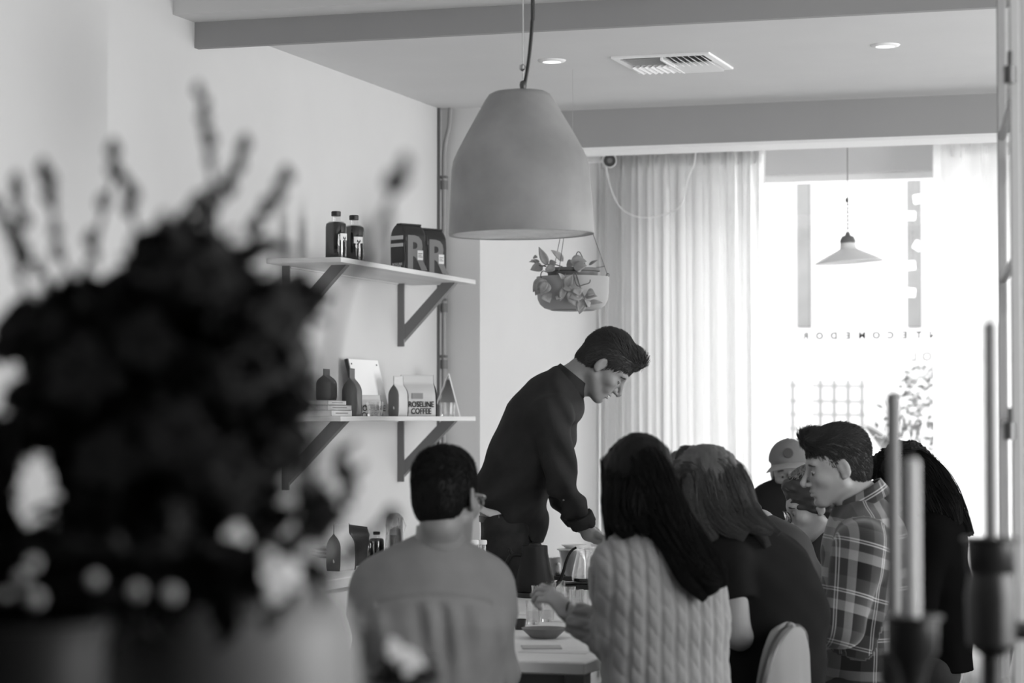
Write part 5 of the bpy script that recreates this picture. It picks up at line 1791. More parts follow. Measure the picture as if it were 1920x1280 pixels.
# ================= woman in black T-shirt ==================
D = 6.75
A = lambda px, py, dd=0: P(px, py, D + dd)
Hd = mk_head(1318, 925, D, V(-.75, -.42, .50), V(-.28, .93, .1), .98, hair=M_hairm, skin=M_skinl)
hipp, J, bf, bl = seated(1436, D + .02, .53, V(-.8, 0, .55))
ch = [(hipp, .125, 1.3), (A(1452, 1235), .105, 1.3), (A(1448, 1150), .110, 1.35), (A(1425, 1080), .10, 1.5), (A(1408, 1050), .085, 1.55)]
nk = A(1368, 1003)
lat = V(.80, 0, .60)
shL, shR = A(1362, 1052, -.13), A(1460, 1046, .13)
elL, elR = A(1388, 1190, -.12), A(1440, 1180, .22)
wrL, wrR = A(1330, 1178, .12), A(1330, 1160, .30)
body = seg_prims(ch, -.014, .05, lat) + [cone(A(1405, 1045), nk, .06, .048, .04), cone(nk, hp(Hd, -.035, 0, -.07), .047, .047, .02), cone(A(1405, 1050), shL, .055, .046, .05), cone(A(1405, 1050), shR, .055, .046, .05)]
for a, b, w, sg in ((shL, elL, wrL, 1), (shR, elR, wrR, -1)):
    body += [cone(a, b, .047, .042, .02), cone(b, w, .040, .024, .015)]
    body += hand_prims(w, w - b, V(0, .3, sg), V(-.3, -.8, 0), .9, 30)
body += leg_prims(J, -.014) + head_prims(Hd)
t = thing('person', (hipp[0], hipp[1], 0), 'seated woman with wavy brown hair in a black short sleeved top', 'person')
part('body', sdf_mesh(body, .009, [(Hd['o'] - .13, Hd['o'] + .13, .0045)]), M_skinl, t, auto=None)
eye_parts(t, Hd)
ts = seg_prims(ch, .010, .05, lat) + [cone(A(1405, 1050), A(1378, 1018), .078, .058, .04), cone(A(1407, 1055), shL, .072, .062, .06), cone(A(1407, 1055), shR, .072, .062, .06)]
for a, b in ((shL, elL), (shR, elR)):
    ts += [cone(a, a + (b - a) * .48, .062, .060, .02, fb=True)]
ts += [halfspace(hipp + [0, 0, .0], (0, 0, -1))]
part('top', sdf_mesh(ts, .006, disp=folds(51, .0045)), mat('black_jersey', .009, .9, .1, noise=.1, nscale=12), t, auto=None)
part('trousers', sdf_mesh(leg_prims(J, .004) + [cone(hipp, hipp + [0, 0, .06], .125, .12, .04, 1.3, lat)], .011), M_dark, t, auto=None)
shoes(t, J)
R = np.stack([Hd['f'], Hd['l'], Hd['u']])
cap_ = [ell(hp(Hd, -.022, 0, .036), (.106, .088, .098), R, .02), ell(hp(Hd, .075, 0, .07), (.035, .06, .04), R, .02)]
LK = [
    [(hp(Hd, .02, 0, .11), .045), (A(1340, 880, -.03), .05), (A(1362, 920, -.06), .045), (A(1385, 960, -.10), .032), (A(1415, 982, -.12), .020), (A(1448, 996, -.12), .008)],
    [(hp(Hd, .0, -.03, .09), .05), (A(1365, 890, 0), .045), (A(1385, 925, -.03), .038), (A(1408, 958, -.07), .022), (A(1435, 978, -.10), .011), (A(1462, 1000, -.11), .006)],
    [(hp(Hd, -.04, .03, .06), .05), (A(1330, 915, -.08), .045), (A(1345, 955, -.11), .038), (A(1370, 985, -.13), .028), (A(1400, 1005, -.14), .012)],
    [(hp(Hd, .05, .05, .09), .035), (A(1298, 890, -.07), .032), (A(1304, 935, -.10), .030), (A(1314, 975, -.12), .024), (A(1335, 1005, -.13), .014), (A(1345, 1020, -.14), .005)],
    [(hp(Hd, .07, .02, .10), .028), (A(1275, 880, -.05), .022), (A(1268, 900, -.07), .016), (A(1272, 925, -.08), .009), (A(1290, 945, -.09), .004)],
    [(hp(Hd, -.06, -.02, .03), .05), (A(1372, 940, -.04), .045), (A(1395, 975, -.08), .022), (A(1425, 1000, -.11), .010), (A(1440, 1025, -.12), .006)],
]
lock_hair(t, M_hairm, LK, 3200, .0009, 52, extra=cap_, disp_a=.003, fly=.35,
          cuts=[ell(hp(Hd, .110, 0, -.045), (.060, .085, .085), R, .01, True)])
cfw = unit(V(-.92, 0, .40)); clt = np.array([-cfw[1], cfw[0], 0])
bkc = P(1480, 783, 6.52)
chc = bkc + cfw * .25
tch = chair(chc, cfw, 'bentwood chair with a pale jacket hung on its back, under the black top woman', zs=.39)
# pale jacket over the chair back
cb = np.array([bkc[0], bkc[1], .805])
def drape(u, v):
    a = 2 * math.pi * u
    s = v
    rr = math.sin(min(1, .02 + s * 4.5) * math.pi / 2) ** .6
    fo = 1 + (.10 * math.sin(5 * a + 2 * s) + .07 * math.sin(9 * a + 1 + 4 * s)) * min(1, s * 2)
    x = (.175 + .02 * s) * rr * math.cos(a) * (1 + (fo - 1) * .3)
    y = (.030 + .055 * s) * rr * math.sin(a) * fo
    return cb + clt * x + cfw * (y + .005 + .050 * s) + np.array([0, 0, .030 - .045 * math.cos(a) ** 2 * rr - .44 * max(0, s - .10) / .9 - .03 * min(1, s / .2)])
vf1 = grid_surf(drape, 60, 30)
obj('draped_jacket', solid(vf1, .006), mat('pale_grey_fabric', .24, .85, .2, bump=.2, bscale=300), org=cb, smooth=True, label='pale grey jacket draped over the chair back behind the black top woman', cat='jacket')

# ================= man in plaid shirt ==================
D = 7.3
A = lambda px, py, dd=0: P(px, py, D + dd)
Hd = mk_head(1568, 876, D, V(-.97, -.17, -.03), V(-.17, .98, 0), .98, hair=M_hairb, fat=1.04, skin=M_skinl)
hipp, J, bf, bl = seated(1632, D, .53, V(-1, 0, .2))
ch = [(hipp, .118, 1.35), (A(1624, 1210), .114, 1.35), (A(1627, 1110), .116, 1.45), (A(1624, 1030), .105, 1.6), (A(1622, 995), .085, 1.7)]
nk = A(1612, 935)
lat = V(0, 0, 1)
shN, shF = A(1612, 1028, -.19), A(1622, 1022, .19)
elN, elF = A(1578, 1172, -.22), A(1560, 1130, .22)
wrN, wrF = A(1500, 1200, -.10), A(1470, 1120, .10)
body = seg_prims(ch, -.014, .05, lat) + [cone(A(1622, 985), nk, .07, .060, .04), cone(nk, hp(Hd, -.035, 0, -.07), .058, .056, .02), cone(A(1592, 940), hp(Hd, .0, 0, -.085), .040, .034, .015),
     cone(A(1622, 1005), shN, .06, .05, .05), cone(A(1622, 1005), shF, .06, .05, .05)]
for a, b, w, sg in ((shN, elN, wrN, -1), (shF, elF, wrF, 1)):
    body += [cone(a, b, .05, .042, .02), cone(b, w, .04, .027, .015)]
    body += hand_prims(w, w - b, V(0, .5, -sg * -.8), V(-.2, -.9, 0), 1.0, 25)
body += leg_prims(J, -.014) + head_prims(Hd)
t = thing('person', (hipp[0], hipp[1], 0), 'seated man in a dark plaid flannel shirt seen in profile, looking down', 'person')
part('body', sdf_mesh(body, .009, [(Hd['o'] - .135, Hd['o'] + .135, .0032)]), M_skinl, t, auto=None)
eye_parts(t, Hd)
short_hair(t, Hd, M_hairb, .003, .004, .0, n=7500, seed=61, ln=.03)
ps = seg_prims(ch, .014, .05, lat) + [cone(A(1622, 1000), A(1615, 965), .085, .072, .05), cone(A(1622, 1005), shN, .078, .070, .06), cone(A(1622, 1005), shF, .078, .070, .06)]
for a, b, w in ((shN, elN, wrN), (shF, elF, wrF)):
    ps += [cone(a, b, .080, .066, .015), cone(b, b + (w - b) * .85, .064, .045, .02, fb=True)]
ps += [halfspace(hipp + [0, 0, -.05], (0, 0, -1))]
v, f = sdf_mesh(ps, .0055, disp=folds(62, .0055, 30))
att = bone_attr(v, [(A(1650, 1300), A(1642, 975), .15, V(1, 0, .15), 0), (shN, elN, .075, V(1, -.1, .1), .05), (elN, wrN, .055, V(0, 1, 0), .25), (shF, elF, .075, V(1, 0, 0), .05), (elF, wrF, .055, V(0, 1, 0), .2)])
M_pl = plaid_mat()
s0 = part('plaid_shirt', (v, f), M_pl, t, auto=None, attr=att)
upv = unit(nk - A(1640, 985))
def colfn(u, v):
    a = u * 2 * math.pi
    fl = 1.06 + .15 * (1 - v)
    ax1, ax2 = V(0, 0, 1), unit(np.cross(V(0, 0, 1), upv))
    return nk + upv * (-.020 + .050 * v) + V(.012, 0, 0) + ax1 * .066 * fl * math.cos(a) + ax2 * .070 * fl * math.sin(a)
cv, cf = solid(grid_surf(colfn, 44, 6), .004)
part('collar', (cv, cf), M_pl, s0, auto=None, attr=np.stack([(cv - nk) @ V(1, 0, .6) * 1.2 + .03, (cv - nk) @ upv + .035, np.zeros(len(cv))], 1))
part('trousers', sdf_mesh(leg_prims(J, .004) + [cone(hipp, hipp + [0, 0, .06], .125, .12, .04, 1.3, lat)], .011), M_dark, t, auto=None)
shoes(t, J)
chair(hipp - bf * .05, bf, 'bentwood chair under the plaid shirted man', zs=.42, back=False)

# ================= dark haired woman at the right ==================
D = 8.2
A = lambda px, py, dd=0: P(px, py, D + dd)
Hd = mk_head(1698, 905, D, V(-.72, -.60, .2), V(-.55, .82, 0), 1.0, hair=M_hairk)
hipp, J, bf, bl = seated(1752, D, .53, V(-1, 0, .2))
ch = [(hipp, .105, 1.35), (A(1752, 1170), .092, 1.35), (A(1750, 1100), .098, 1.4), (A(1745, 1020), .092, 1.5), (A(1740, 985), .082, 1.6)]
nk = A(1728, 950)
lat = V(0, 0, 1)
shN, shF = A(1740, 1010, -.17), A(1745, 1010, .17)
elN, elF = A(1725, 1130, -.19), A(1715, 1120, .2)
wrN, wrF = A(1660, 1120, -.1), A(1650, 1110, .1)
body = seg_prims(ch, -.014, .05, lat) + [cone(A(1745, 980), nk, .06, .05, .04), cone(nk, hp(Hd, -.035, 0, -.07), .05, .048, .02), cone(A(1745, 990), shN, .055, .045, .05), cone(A(1745, 990), shF, .055, .045, .05)]
for a, b, w, sg in ((shN, elN, wrN, -1), (shF, elF, wrF, 1)):
    body += [cone(a, b, .042, .036, .02), cone(b, w, .034, .024, .015)] + hand_prims(w, w - b, V(0, .5, sg * .8), V(-.2, -.9, 0), .92, 25)
body += leg_prims(J, -.014) + head_prims(Hd)
t = thing('person', (hipp[0], hipp[1], 0), 'bowed woman with wavy dark hair and a long black coat on a bentwood chair', 'person')
part('body', sdf_mesh(body, .010, [(Hd['o'] - .13, Hd['o'] + .13, .005)]), M_skin, t, auto=None)
eye_parts(t, Hd)
ps = seg_prims(ch, .02, .05, lat) + [cone(A(1745, 988), A(1734, 965), .085, .066, .05), cone(A(1745, 992), shN, .076, .068, .06), cone(A(1745, 992), shF, .076, .068, .06), cone(A(1752, 1150), A(1752, 1235), .098, .095, .05, 1.3, lat)]
for a, b, w in ((shN, elN, wrN), (shF, elF, wrF)):
    ps += [cone(a, b, .07, .058, .02), cone(b, b + (w - b) * .9, .056, .04, .02, fb=True)]
ps += [halfspace(A(1765, 1252), (0, 0, -1))]
part('coat', sdf_mesh(ps, .007, disp=folds(72, .004)), mat('black_wool_coat', .004, .95, .0), t, auto=None)
part('trousers', sdf_mesh(leg_prims(J, .004), .011), M_dark, t, auto=None)
shoes(t, J)
R = np.stack([Hd['f'], Hd['l'], Hd['u']])
cap_ = [ell(hp(Hd, -.022, 0, .036), (.106, .090, .100), R, .02)]
LK = [
    [(hp(Hd, .02, 0, .10), .05), (A(1722, 875, -.06), .055), (A(1752, 915, -.09), .05), (A(1775, 950, -.11), .045), (A(1790, 985, -.11), .02)],
    [(hp(Hd, -.03, 0, .08), .05), (A(1740, 885, -.03), .05), (A(1772, 925, -.04), .045), (A(1796, 965, -.05), .03), (A(1822, 1003, -.06), .008)],
    [(hp(Hd, -.05, .03, .04), .05), (A(1730, 925, -.10), .05), (A(1750, 960, -.12), .04), (A(1762, 985, -.12), .014)],
    [(hp(Hd, .0, .05, .06), .05), (A(1700, 920, -.10), .04), (A(1722, 955, -.12), .035), (A(1738, 978, -.12), .012)],
    [(hp(Hd, .06, .0, .09), .03), (A(1660, 880, -.04), .022), (A(1655, 905, -.05), .012), (A(1660, 930, -.05), .005)],
]
lock_hair(t, M_hairk, LK, 1800, .0011, 73, extra=cap_, disp_a=.005, fly=.25, cuts=[ell(hp(Hd, .110, 0, -.045), (.055, .075, .08), R, .01, True)])
chair(hipp - bf * .02 + V(0, 0, -.02), bf, 'dark bentwood chair with visible legs under the long black coat', zs=.42)

# ================= curly haired woman with glasses ==================
D = 8.6
A = lambda px, py, dd=0: P(px, py, D + dd)
Hd = mk_head(1523, 949, D, V(-.93, -.30, -.05), V(-.30, .95, 0), .98, hair=M_hairb)
hipp, J, bf, bl = seated(1590, D, .53, V(-1, 0, .25))
ch = [(hipp, .125, 1.3), (A(1590, 1150), .11, 1.3), (A(1588, 1090), .11, 1.35), (A(1575, 1045), .085, 1.6)]
nk = A(1555, 1005)
lat = V(0, 0, 1)
shN, shF = A(1573, 1050, -.17), A(1575, 1050, .17)
elN, elF = A(1545, 1120, -.18), A(1530, 1100, .2)
wrN, wrF = A(1500, 1050, -.12), A(1490, 1055, .05)
body = seg_prims(ch, -.014, .05, lat) + [cone(A(1573, 1035), nk, .065, .052, .04), cone(nk, hp(Hd, -.03, 0, -.07), .052, .05, .02), cone(A(1550, 1010), hp(Hd, .02, 0, -.09), .042, .036, .02), cone(A(1573, 1045), shN, .055, .045, .05), cone(A(1573, 1045), shF, .055, .045, .05)]
for a, b, w, sg in ((shN, elN, wrN, -1), (shF, elF, wrF, 1)):
    body += [cone(a, b, .042, .036, .02), cone(b, w, .034, .024, .015)] + hand_prims(w, V(-.7, .5, -.2 * sg), V(0, .6, sg * .8), V(-.6, -.5, 0), .92, 30)
body += leg_prims(J, -.014) + head_prims(Hd)
t = thing('person', (hipp[0], hipp[1], 0), 'woman with short curly hair and spectacles looking down, beyond the plaid shirt', 'person')
part('body', sdf_mesh(body, .010, [(Hd['o'] - .13, Hd['o'] + .13, .0035)]), M_skinl, t, auto=None)
eye_parts(t, Hd)
ps = seg_prims(ch, .014, .05, lat) + [cone(A(1573, 1045), A(1562, 1022), .08, .062, .05), cone(A(1573, 1048), shN, .072, .06, .06), cone(A(1573, 1048), shF, .072, .06, .06)]
for a, b, w in ((shN, elN, wrN), (shF, elF, wrF)):
    ps += [cone(a, b, .06, .052, .02), cone(b, b + (w - b) * .7, .05, .04, .02, fb=True)]
ps += [halfspace(hipp + [0, 0, -.05], (0, 0, -1))]
part('jumper', sdf_mesh(ps, .008, disp=folds(82, .004)), mat('dark_grey_jumper', .05, .9, .2), t, auto=None)
part('trousers', sdf_mesh(leg_prims(J, .004), .012), M_dark, t, auto=None)
shoes(t, J)
R = np.stack([Hd['f'], Hd['l'], Hd['u']])
pr = [ell(hp(Hd, -.022, 0, .034), (.105, .088, .096), R, .01), ell(hp(Hd, .045, 0, .095), (.04, .06, .03), R, .02), ell(hp(Hd, -.06, 0, -.03), (.05, .07, .06), R, .02),
      ell(hp(Hd, .118, 0, -.05), (.060, .10, .095), R, .008, True), ell(hp(Hd, .05, 0, -.075), (.055, .2, .075), R, .006, True), ell(hp(Hd, .0, -.1, -.01), (.022, .03, .034), R, .006, True)]
hc = part('hair', sdf_mesh(pr, .005, disp=lambda X, Y, Z: .006 * noise3(X, Y, Z, 190, 6)), M_hairb, t, auto=None)
cl = []
r_ = np.random.default_rng(4)
for i in range(1000):
    th = r_.uniform(0, 6.28); ph = r_.uniform(-.2, 1.5)
    d = Hd['f'] * math.cos(ph) * math.cos(th) + Hd['l'] * math.cos(ph) * math.sin(th) + Hd['u'] * math.sin(ph)
    if np.dot(d, Hd['f']) > .15 and ph < .85: continue
    if np.dot(d, Hd['u']) < -.02: continue
    c = hp(Hd, -.02, 0, .034) + d * np.array([.100]) 
    u, w, _ = frame(d)
    k = np.linspace(0, 1, 14)
    rr = r_.uniform(.003, .006)
    a = k * r_.uniform(8, 13) + r_.uniform(0, 6)
    cl.append(c + d * (.018 * k)[:, None] + rr * (np.cos(a)[:, None] * u + np.sin(a)[:, None] * w))
part('curls', strands(np.array(cl), .0010, .0006), mat('backlit_curls', .24, .5, .4), hc, auto=None)  # paler than the hair core: backlight on the curls put into their colour
gp = part('spectacles', tube([hp(Hd, -.005, -.083, .010), hp(Hd, .06, -.078, .006), hp(Hd, .096, -.060, .002)], .0024, 6, 10), M_black, t)
for sg in (1, -1):
    part('rim', tube([hp(Hd, .104 - .008 * abs(math.cos(a)), sg * (.034 + .026 * math.cos(a)), -.008 + .021 * math.sin(a)) for a in np.linspace(0, 6.283, 20)], .0022, 5, cap=False), M_black, gp)
    part('lens', solid(grid_surf(lambda u, v: hp(Hd, .100, sg * (.034 + .024 * v * math.cos(6.283 * u)), -.008 + .019 * v * math.sin(6.283 * u)), 16, 3), .0008), M_glass, gp)
chair(hipp - bf * .03, bf, 'bentwood chair under the curly haired woman', zs=.42)

# ================= person in cap and dark hooded jacket ==================
D = 10.5
A = lambda px, py, dd=0: P(px, py, D + dd)
Hd = mk_head(1481, 884, D, V(-.12, -.16, -.98), V(-.08, 1, -.1), 1.0, hair=M_hairb)
hipp, J, bf, bl = seated(1475, D, .53, V(-.05, 0, -1))
ch = [(hipp, .13, 1.3), (A(1474, 1080), .12, 1.35), (A(1474, 1000), .125, 1.4), (A(1474, 950), .10, 1.7)]
nk = A(1478, 925)
lat = V(1, 0, 0)
shN, shF = A(1442, 965, 0), A(1510, 965, 0)
elN, elF = A(1428, 1050, -.05), A(1525, 1050, -.05)
wrN, wrF = A(1450, 1050, -.28), A(1505, 1050, -.28)
body = seg_prims(ch, -.014, .05, lat) + [cone(A(1475, 945), nk, .065, .056, .04), cone(nk, hp(Hd, -.03, 0, -.07), .056, .054, .02), cone(A(1474, 950), shN, .055, .05, .05), cone(A(1474, 950), shF, .055, .05, .05)]
for a, b, w, sg in ((shN, elN, wrN, -1), (shF, elF, wrF, 1)):
    body += [cone(a, b, .045, .038, .02), cone(b, w, .036, .026, .015)] + hand_prims(w, w - b, V(-sg, .2, 0), V(0, -1, 0), .95, 30)
body += leg_prims(J, -.014) + head_prims(Hd)
t = thing('person', (hipp[0], hipp[1], 0), 'person in a pale baseball cap and black hooded jacket at the far table end', 'person')
part('body', sdf_mesh(body, .011, [(Hd['o'] - .13, Hd['o'] + .13, .004)]), M_skin, t, auto=None)
eye_parts(t, Hd)
ps = seg_prims(ch, .022, .05, lat) + [cone(A(1474, 965), A(1477, 945), .09, .078, .05), cone(A(1474, 968), shN, .076, .065, .06), cone(A(1474, 968), shF, .076, .065, .06)]
for a, b, w in ((shN, elN, wrN), (shF, elF, wrF)):
    ps += [cone(a, b, .07, .06, .02), cone(b, b + (w - b) * .9, .058, .042, .02, fb=True)]
ps += [halfspace(hipp + [0, 0, -.05], (0, 0, -1))]
s0 = part('jacket', sdf_mesh(ps, .008, disp=folds(92, .005)), mat('black_jacket', .013, .9, .1), t, auto=None)
hood = [A(1478 + 31 * math.cos(a), 930 + 6 * math.sin(a) - 10 * abs(math.sin(a / 2 + .78)) * 0, .075 * math.sin(a) - .0) for a in np.linspace(0, 6.283, 24)]
part('hood', tube(hood, .026, 10, cap=False), MATS['black_jacket'], s0)
part('trousers', sdf_mesh(leg_prims(J, .004), .012), M_dark, t, auto=None)
shoes(t, J)
R = np.stack([Hd['f'], Hd['l'], Hd['u']])
part('hair', sdf_mesh([ell(hp(Hd, -.02, 0, .03), (.10, .081, .088), R, .01), ell(hp(Hd, -.05, 0, -.02), (.055, .072, .06), R, .02), ell(hp(Hd, .118, 0, -.03), (.07, .12, .12), R, .006, True)], .005), M_hairb, t, auto=None)
M_cap = mat('stone_cap_cotton', .14, .85, .2, bump=.2, bscale=300)
cp = part('cap', sdf_mesh([ell(hp(Hd, -.012, 0, .050), (.108, .090, .094), R, .0), halfspace(hp(Hd, 0, 0, .050), -Hd['u'] + Hd['f'] * -.12)], .0045), M_cap, t, auto=None)
def brim(u, v):
    a = (u - .5) * 2.3
    r0, r1 = .088, .088 + .072 * math.cos(a * .75)
    rr = r0 + (r1 - r0) * v
    return hp(Hd, rr * math.cos(a * .95) + .008, rr * math.sin(a * .95) * .86, .058 - .010 * v * 1 - .030 * (abs(math.sin(a * .95)) ** 2) * v - .012 * abs(math.sin(a)))
part('brim', solid(grid_surf(brim, 24, 6), .003), mat('brim_cotton', .24, .8, .2), cp)
pc = hp(Hd, .084, .0, .098); pd = unit(Hd['f'] * .93 + Hd['u'] * .4)
u, w, _ = frame(pd)
part('round_patch', lathe([(0, .004), (.021, .0035), (.023, .0)], pc, 24, R=np.stack([u, w, pd], 1)), mat('dark_patch', .05, .6), cp)
part('button', lathe([(0, .006), (.006, .004), (.007, 0)], hp(Hd, -.012, 0, .143), 12, R=np.stack([Hd['f'], Hd['l'], Hd['u']], 1)), M_cap, cp)
chair(hipp - bf * .03, bf, 'bentwood chair at the far end of the table under the cap wearer', zs=.42)

# ================= person almost hidden behind the black top woman ==================
D = 7.9
A = lambda px, py, dd=0: P(px, py, D + dd)
Hd = mk_head(1350, 942, D + .1, V(-.85, -.3, .35), V(-.2, .95, 0), .98, hair=M_hairk)
hipp, J, bf, bl = seated(1490, D, .53, V(-1, 0, .3))
ch = [(hipp, .12, 1.3), (A(1500, 1200), .10, 1.3), (A(1490, 1120), .105, 1.35), (A(1462, 1040), .09, 1.6)]
nk = A(1425, 985, .05)
lat = V(.3, 0, 1)
shN, shF = A(1485, 1075, -.15), A(1455, 1050, .19)
elN, elF = A(1515, 1195, -.15), A(1440, 1150, .2)
wrN, wrF = A(1470, 1200, -.02), A(1390, 1150, .15)
body = seg_prims(ch, -.014, .05, lat) + [cone(A(1460, 1030), nk, .06, .05, .04), cone(nk, hp(Hd, -.03, 0, -.07), .05, .048, .02), cone(A(1460, 1040), shN, .055, .045, .05), cone(A(1460, 1040), shF, .055, .045, .05)]
for a, b, w, sg in ((shN, elN, wrN, -1), (shF, elF, wrF, 1)):
    body += [cone(a, b, .042, .036, .02), cone(b, w, .034, .024, .015)] + hand_prims(w, w - b, V(0, .6, sg * .8), V(-.6, -.5, 0), .92, 30)
body += leg_prims(J, -.014) + head_prims(Hd)
t = thing('person', (hipp[0], hipp[1], 0), 'dark haired person in a dark grey jumper, half hidden behind the black top woman', 'person')
part('body', sdf_mesh(body, .011), M_skin, t, auto=None)
R = np.stack([Hd['f'], Hd['l'], Hd['u']])
part('hair', sdf_mesh([ell(hp(Hd, -.02, 0, .03), (.105, .085, .092), R, .01), cone(hp(Hd, -.06, 0, 0), A(1415, 955, .04), .06, .025, .03), ell(hp(Hd, .118, 0, -.03), (.07, .12, .12), R, .006, True)], .007), M_hairk, t, auto=None)
ps = seg_prims(ch, .012, .05, lat) + [cone(A(1460, 1040), A(1435, 1000, .04), .08, .06, .05), cone(A(1460, 1042), shN, .07, .062, .06), cone(A(1460, 1042), shF, .07, .062, .06)]
for a, b, w in ((shN, elN, wrN), (shF, elF, wrF)):
    ps += [cone(a, b, .063, .056, .02), cone(b, b + (w - b) * .9, .054, .04, .02, fb=True)]
ps += [halfspace(hipp + [0, 0, -.05], (0, 0, -1))]
part('jumper', sdf_mesh(ps, .009, disp=folds(102, .004)), mat('charcoal_knit', .035, .9, .2), t, auto=None)
part('trousers', sdf_mesh(leg_prims(J, .004), .012), M_dark, t, auto=None)
shoes(t, J)
chair(hipp - bf * .03, bf, 'bentwood chair under the half hidden dark grey jumper person', zs=.42)
# ------------------------------------------------------------------ near counter with vase and candles
ZB = .85
def cam_plane(px, D): return P(px, 783, D)
a0, a1, a2, a3 = P(-150, 783, 1.75), P(2100, 783, 2.4), P(2100, 783, 4.6), P(-150, 783, 4.2)
t = thing('bar_counter', [(a0[0] + a2[0]) / 2, (a0[1] + a2[1]) / 2, 0], 'dark near counter carrying the vase and the candlesticks', 'counter')
def slab(q, z0, z1, sh=0):
    c = np.mean(q, 0)
    v = [np.array([*(c + (p - c) * (1 - sh))[:2], z]) for z in (z0, z1) for p in q]
    return np.array(v), [(3, 2, 1, 0), (4, 5, 6, 7), (0, 1, 5, 4), (1, 2, 6, 5), (2, 3, 7, 6), (3, 0, 4, 7)]
part('worktop', slab([a0, a1, a2, a3], ZB - .04, ZB), mat('dark_counter_top', .05, .4, .4), t, smooth=False)
part('body', slab([a0, a1, a2, a3], 0, ZB - .04, .05), mat('dark_counter_body', .06, .6), t, smooth=False)

# big rounded vase
DV = 2.3; mv = DV / F
vc = P(393, 783, DV); vc[2] = ZB
t = thing('flower_vase', vc, 'large round grey glazed vase at the left under dark foliage, out of focus', 'vase')
pv = [(0, 0), (.075, 0), (.105, .03), (.135, .12), (.145, .24), (.145, .285), (.1425, .321), (.133, .360), (.108, .384), (.085, .396), (.080, .410), (.076, .410), (.076, .39), (.10, .36), (.12, .23), (.10, .05), (0, .02)]
vv, vf_ = lathe(pv, vc, 56)
part('body', lathe(pv[:10], vc, 56), mat('grey_vase_glaze', .16, .45, .35, noise=.1, nscale=6), t, auto=None)
part('dark_collar', lathe([(.085, .396), (.082, .404), (.084, .416), (.076, .416), (.074, .38), (.09, .36)], vc, 48), M_black, t, auto=None)
# bouquet
bc = P(300, 775, 2.2)
t = thing('flower_arrangement', vc + [0, 0, .42], 'big dark leafy bouquet with tall bud sprigs, out of focus at the left', 'flowers')
M_lf = mat('dark_bouquet_leaf', .024, .6, .25, noise=.5, nscale=8)
M_bud = mat('dusky_bud', .025, .7, .3)
M_pet = mat('pale_petal', .75, .6, .3)
mouth = vc + [0, 0, .40]
gaps = [(70, 925, 40, 78), (522, 952, 34, 62), (12, 580, 58, 55), (0, 730, 50, 50), (640, 800, 40, 90), (600, 640, 40, 60), (585, 860, 40, 30)]
def leafshape(L, W, m, name_seed):
    r = np.random.default_rng(name_seed)
    def fn(u, v):
        w = W * math.sin(math.pi * min(1, u)) ** .7
        x = (v - .5) * w
        return np.array([x, u * L, -.22 * L * u * u + abs(x) * .5 + .004 * math.sin(u * 9 + v * 5)])
    v, f = solid(grid_surf(fn, 7, 4), .0012)
    me = bpy.data.meshes.new('leaf'); me.from_pydata([tuple(a) for a in v], [], f); me.materials.append(m)
    me.polygons.foreach_set('use_smooth', np.ones(len(me.polygons), bool))
    return me
leaf_meshes = [leafshape(.042, .032, M_lf, 1), leafshape(.050, .036, M_lf, 2), leafshape(.034, .028, M_lf, 3)]
def put(me, name, loc, d, parent, sc_=1.0, roll=0):
    o = bpy.data.objects.new(name, me); link(o); o.parent = parent
    q = Vector(d).to_track_quat('Y', 'Z')
    o.rotation_mode = 'QUATERNION'
    o.rotation_quaternion = q @ Matrix.Rotation(roll, 3, 'Y').to_quaternion()
    o.location = Vector(np.array(loc) - ORG[parent]); o.scale = (sc_,) * 3
    ORG[o] = ORG[parent]
    return o
r = np.random.default_rng(12)
outline = [(0, 640), (60, 560), (120, 545), (190, 560), (230, 500), (280, 470), (330, 440), (400, 455), (450, 480), (480, 540), (560, 525), (610, 560), (620, 620), (590, 680), (560, 740), (545, 800), (560, 860), (600, 900), (620, 960), (590, 1000), (570, 1060), (520, 1115), (300, 1135), (120, 1150), (-60, 1165), (-80, 700)]
def inside(x, y, pts=outline):
    c = False
    for (x0, y0), (x1, y1) in zip(pts, pts[1:] + pts[:1]):
        if (y0 > y) != (y1 > y) and x < (x1 - x0) * (y - y0) / (y1 - y0) + x0: c = not c
    return c
n = 0; tries = 0
while n < 290 and tries < 9000:
    tries += 1
    x, y = r.uniform(-80, 640), r.uniform(430, 1140)
    if not inside(x, y): continue
    if any(((x - gx) / (gw + 22)) ** 2 + ((y - gy) / (gh + 22)) ** 2 < 1 for gx, gy, gw, gh in gaps): continue
    dep = 2.22 + r.uniform(-.12, .12) if y < 1030 else r.uniform(2.06, 2.13)
    b = P(x, y, dep)
    d = V((x - 320) / 260 + r.normal(0, .6), (800 - y) / 300 + r.normal(0, .6), r.normal(0, .4))
    put(leaf_meshes[n % 3], 'leaf', b, d, t, r.uniform(.8, 1.15), r.uniform(-1.2, 1.2)); n += 1
# dense inner mass of small leaflets nobody could count
Vv, Ff = [], []
k = 0; tries = 0
while k < 5200 and tries < 60000:
    tries += 1
    x, y = r.uniform(-80, 620), r.uniform(460, 1160)
    if not inside(x, y): continue
    if any(((x - gx) / (gw + 14)) ** 2 + ((y - gy) / (gh + 14)) ** 2 < 1 for gx, gy, gw, gh in gaps): continue
    c0 = P(x, y, 2.25 + r.uniform(-.13, .13) if y < 1030 else r.uniform(2.05, 2.14))
    R_ = np.array(Matrix.Rotation(r.uniform(0, 6.3), 3, Vector(r.normal(size=3))))
    l_ = np.array([[-.017, 0, 0], [0, -.011, .002], [.018, 0, 0], [0, .011, .002]]) @ R_.T + c0
    Vv.append(l_); Ff.append(tuple(4 * k + i for i in range(4))); k += 1
part('leaflets', (np.concatenate(Vv), Ff), M_lf, t, smooth=False, kind='stuff')
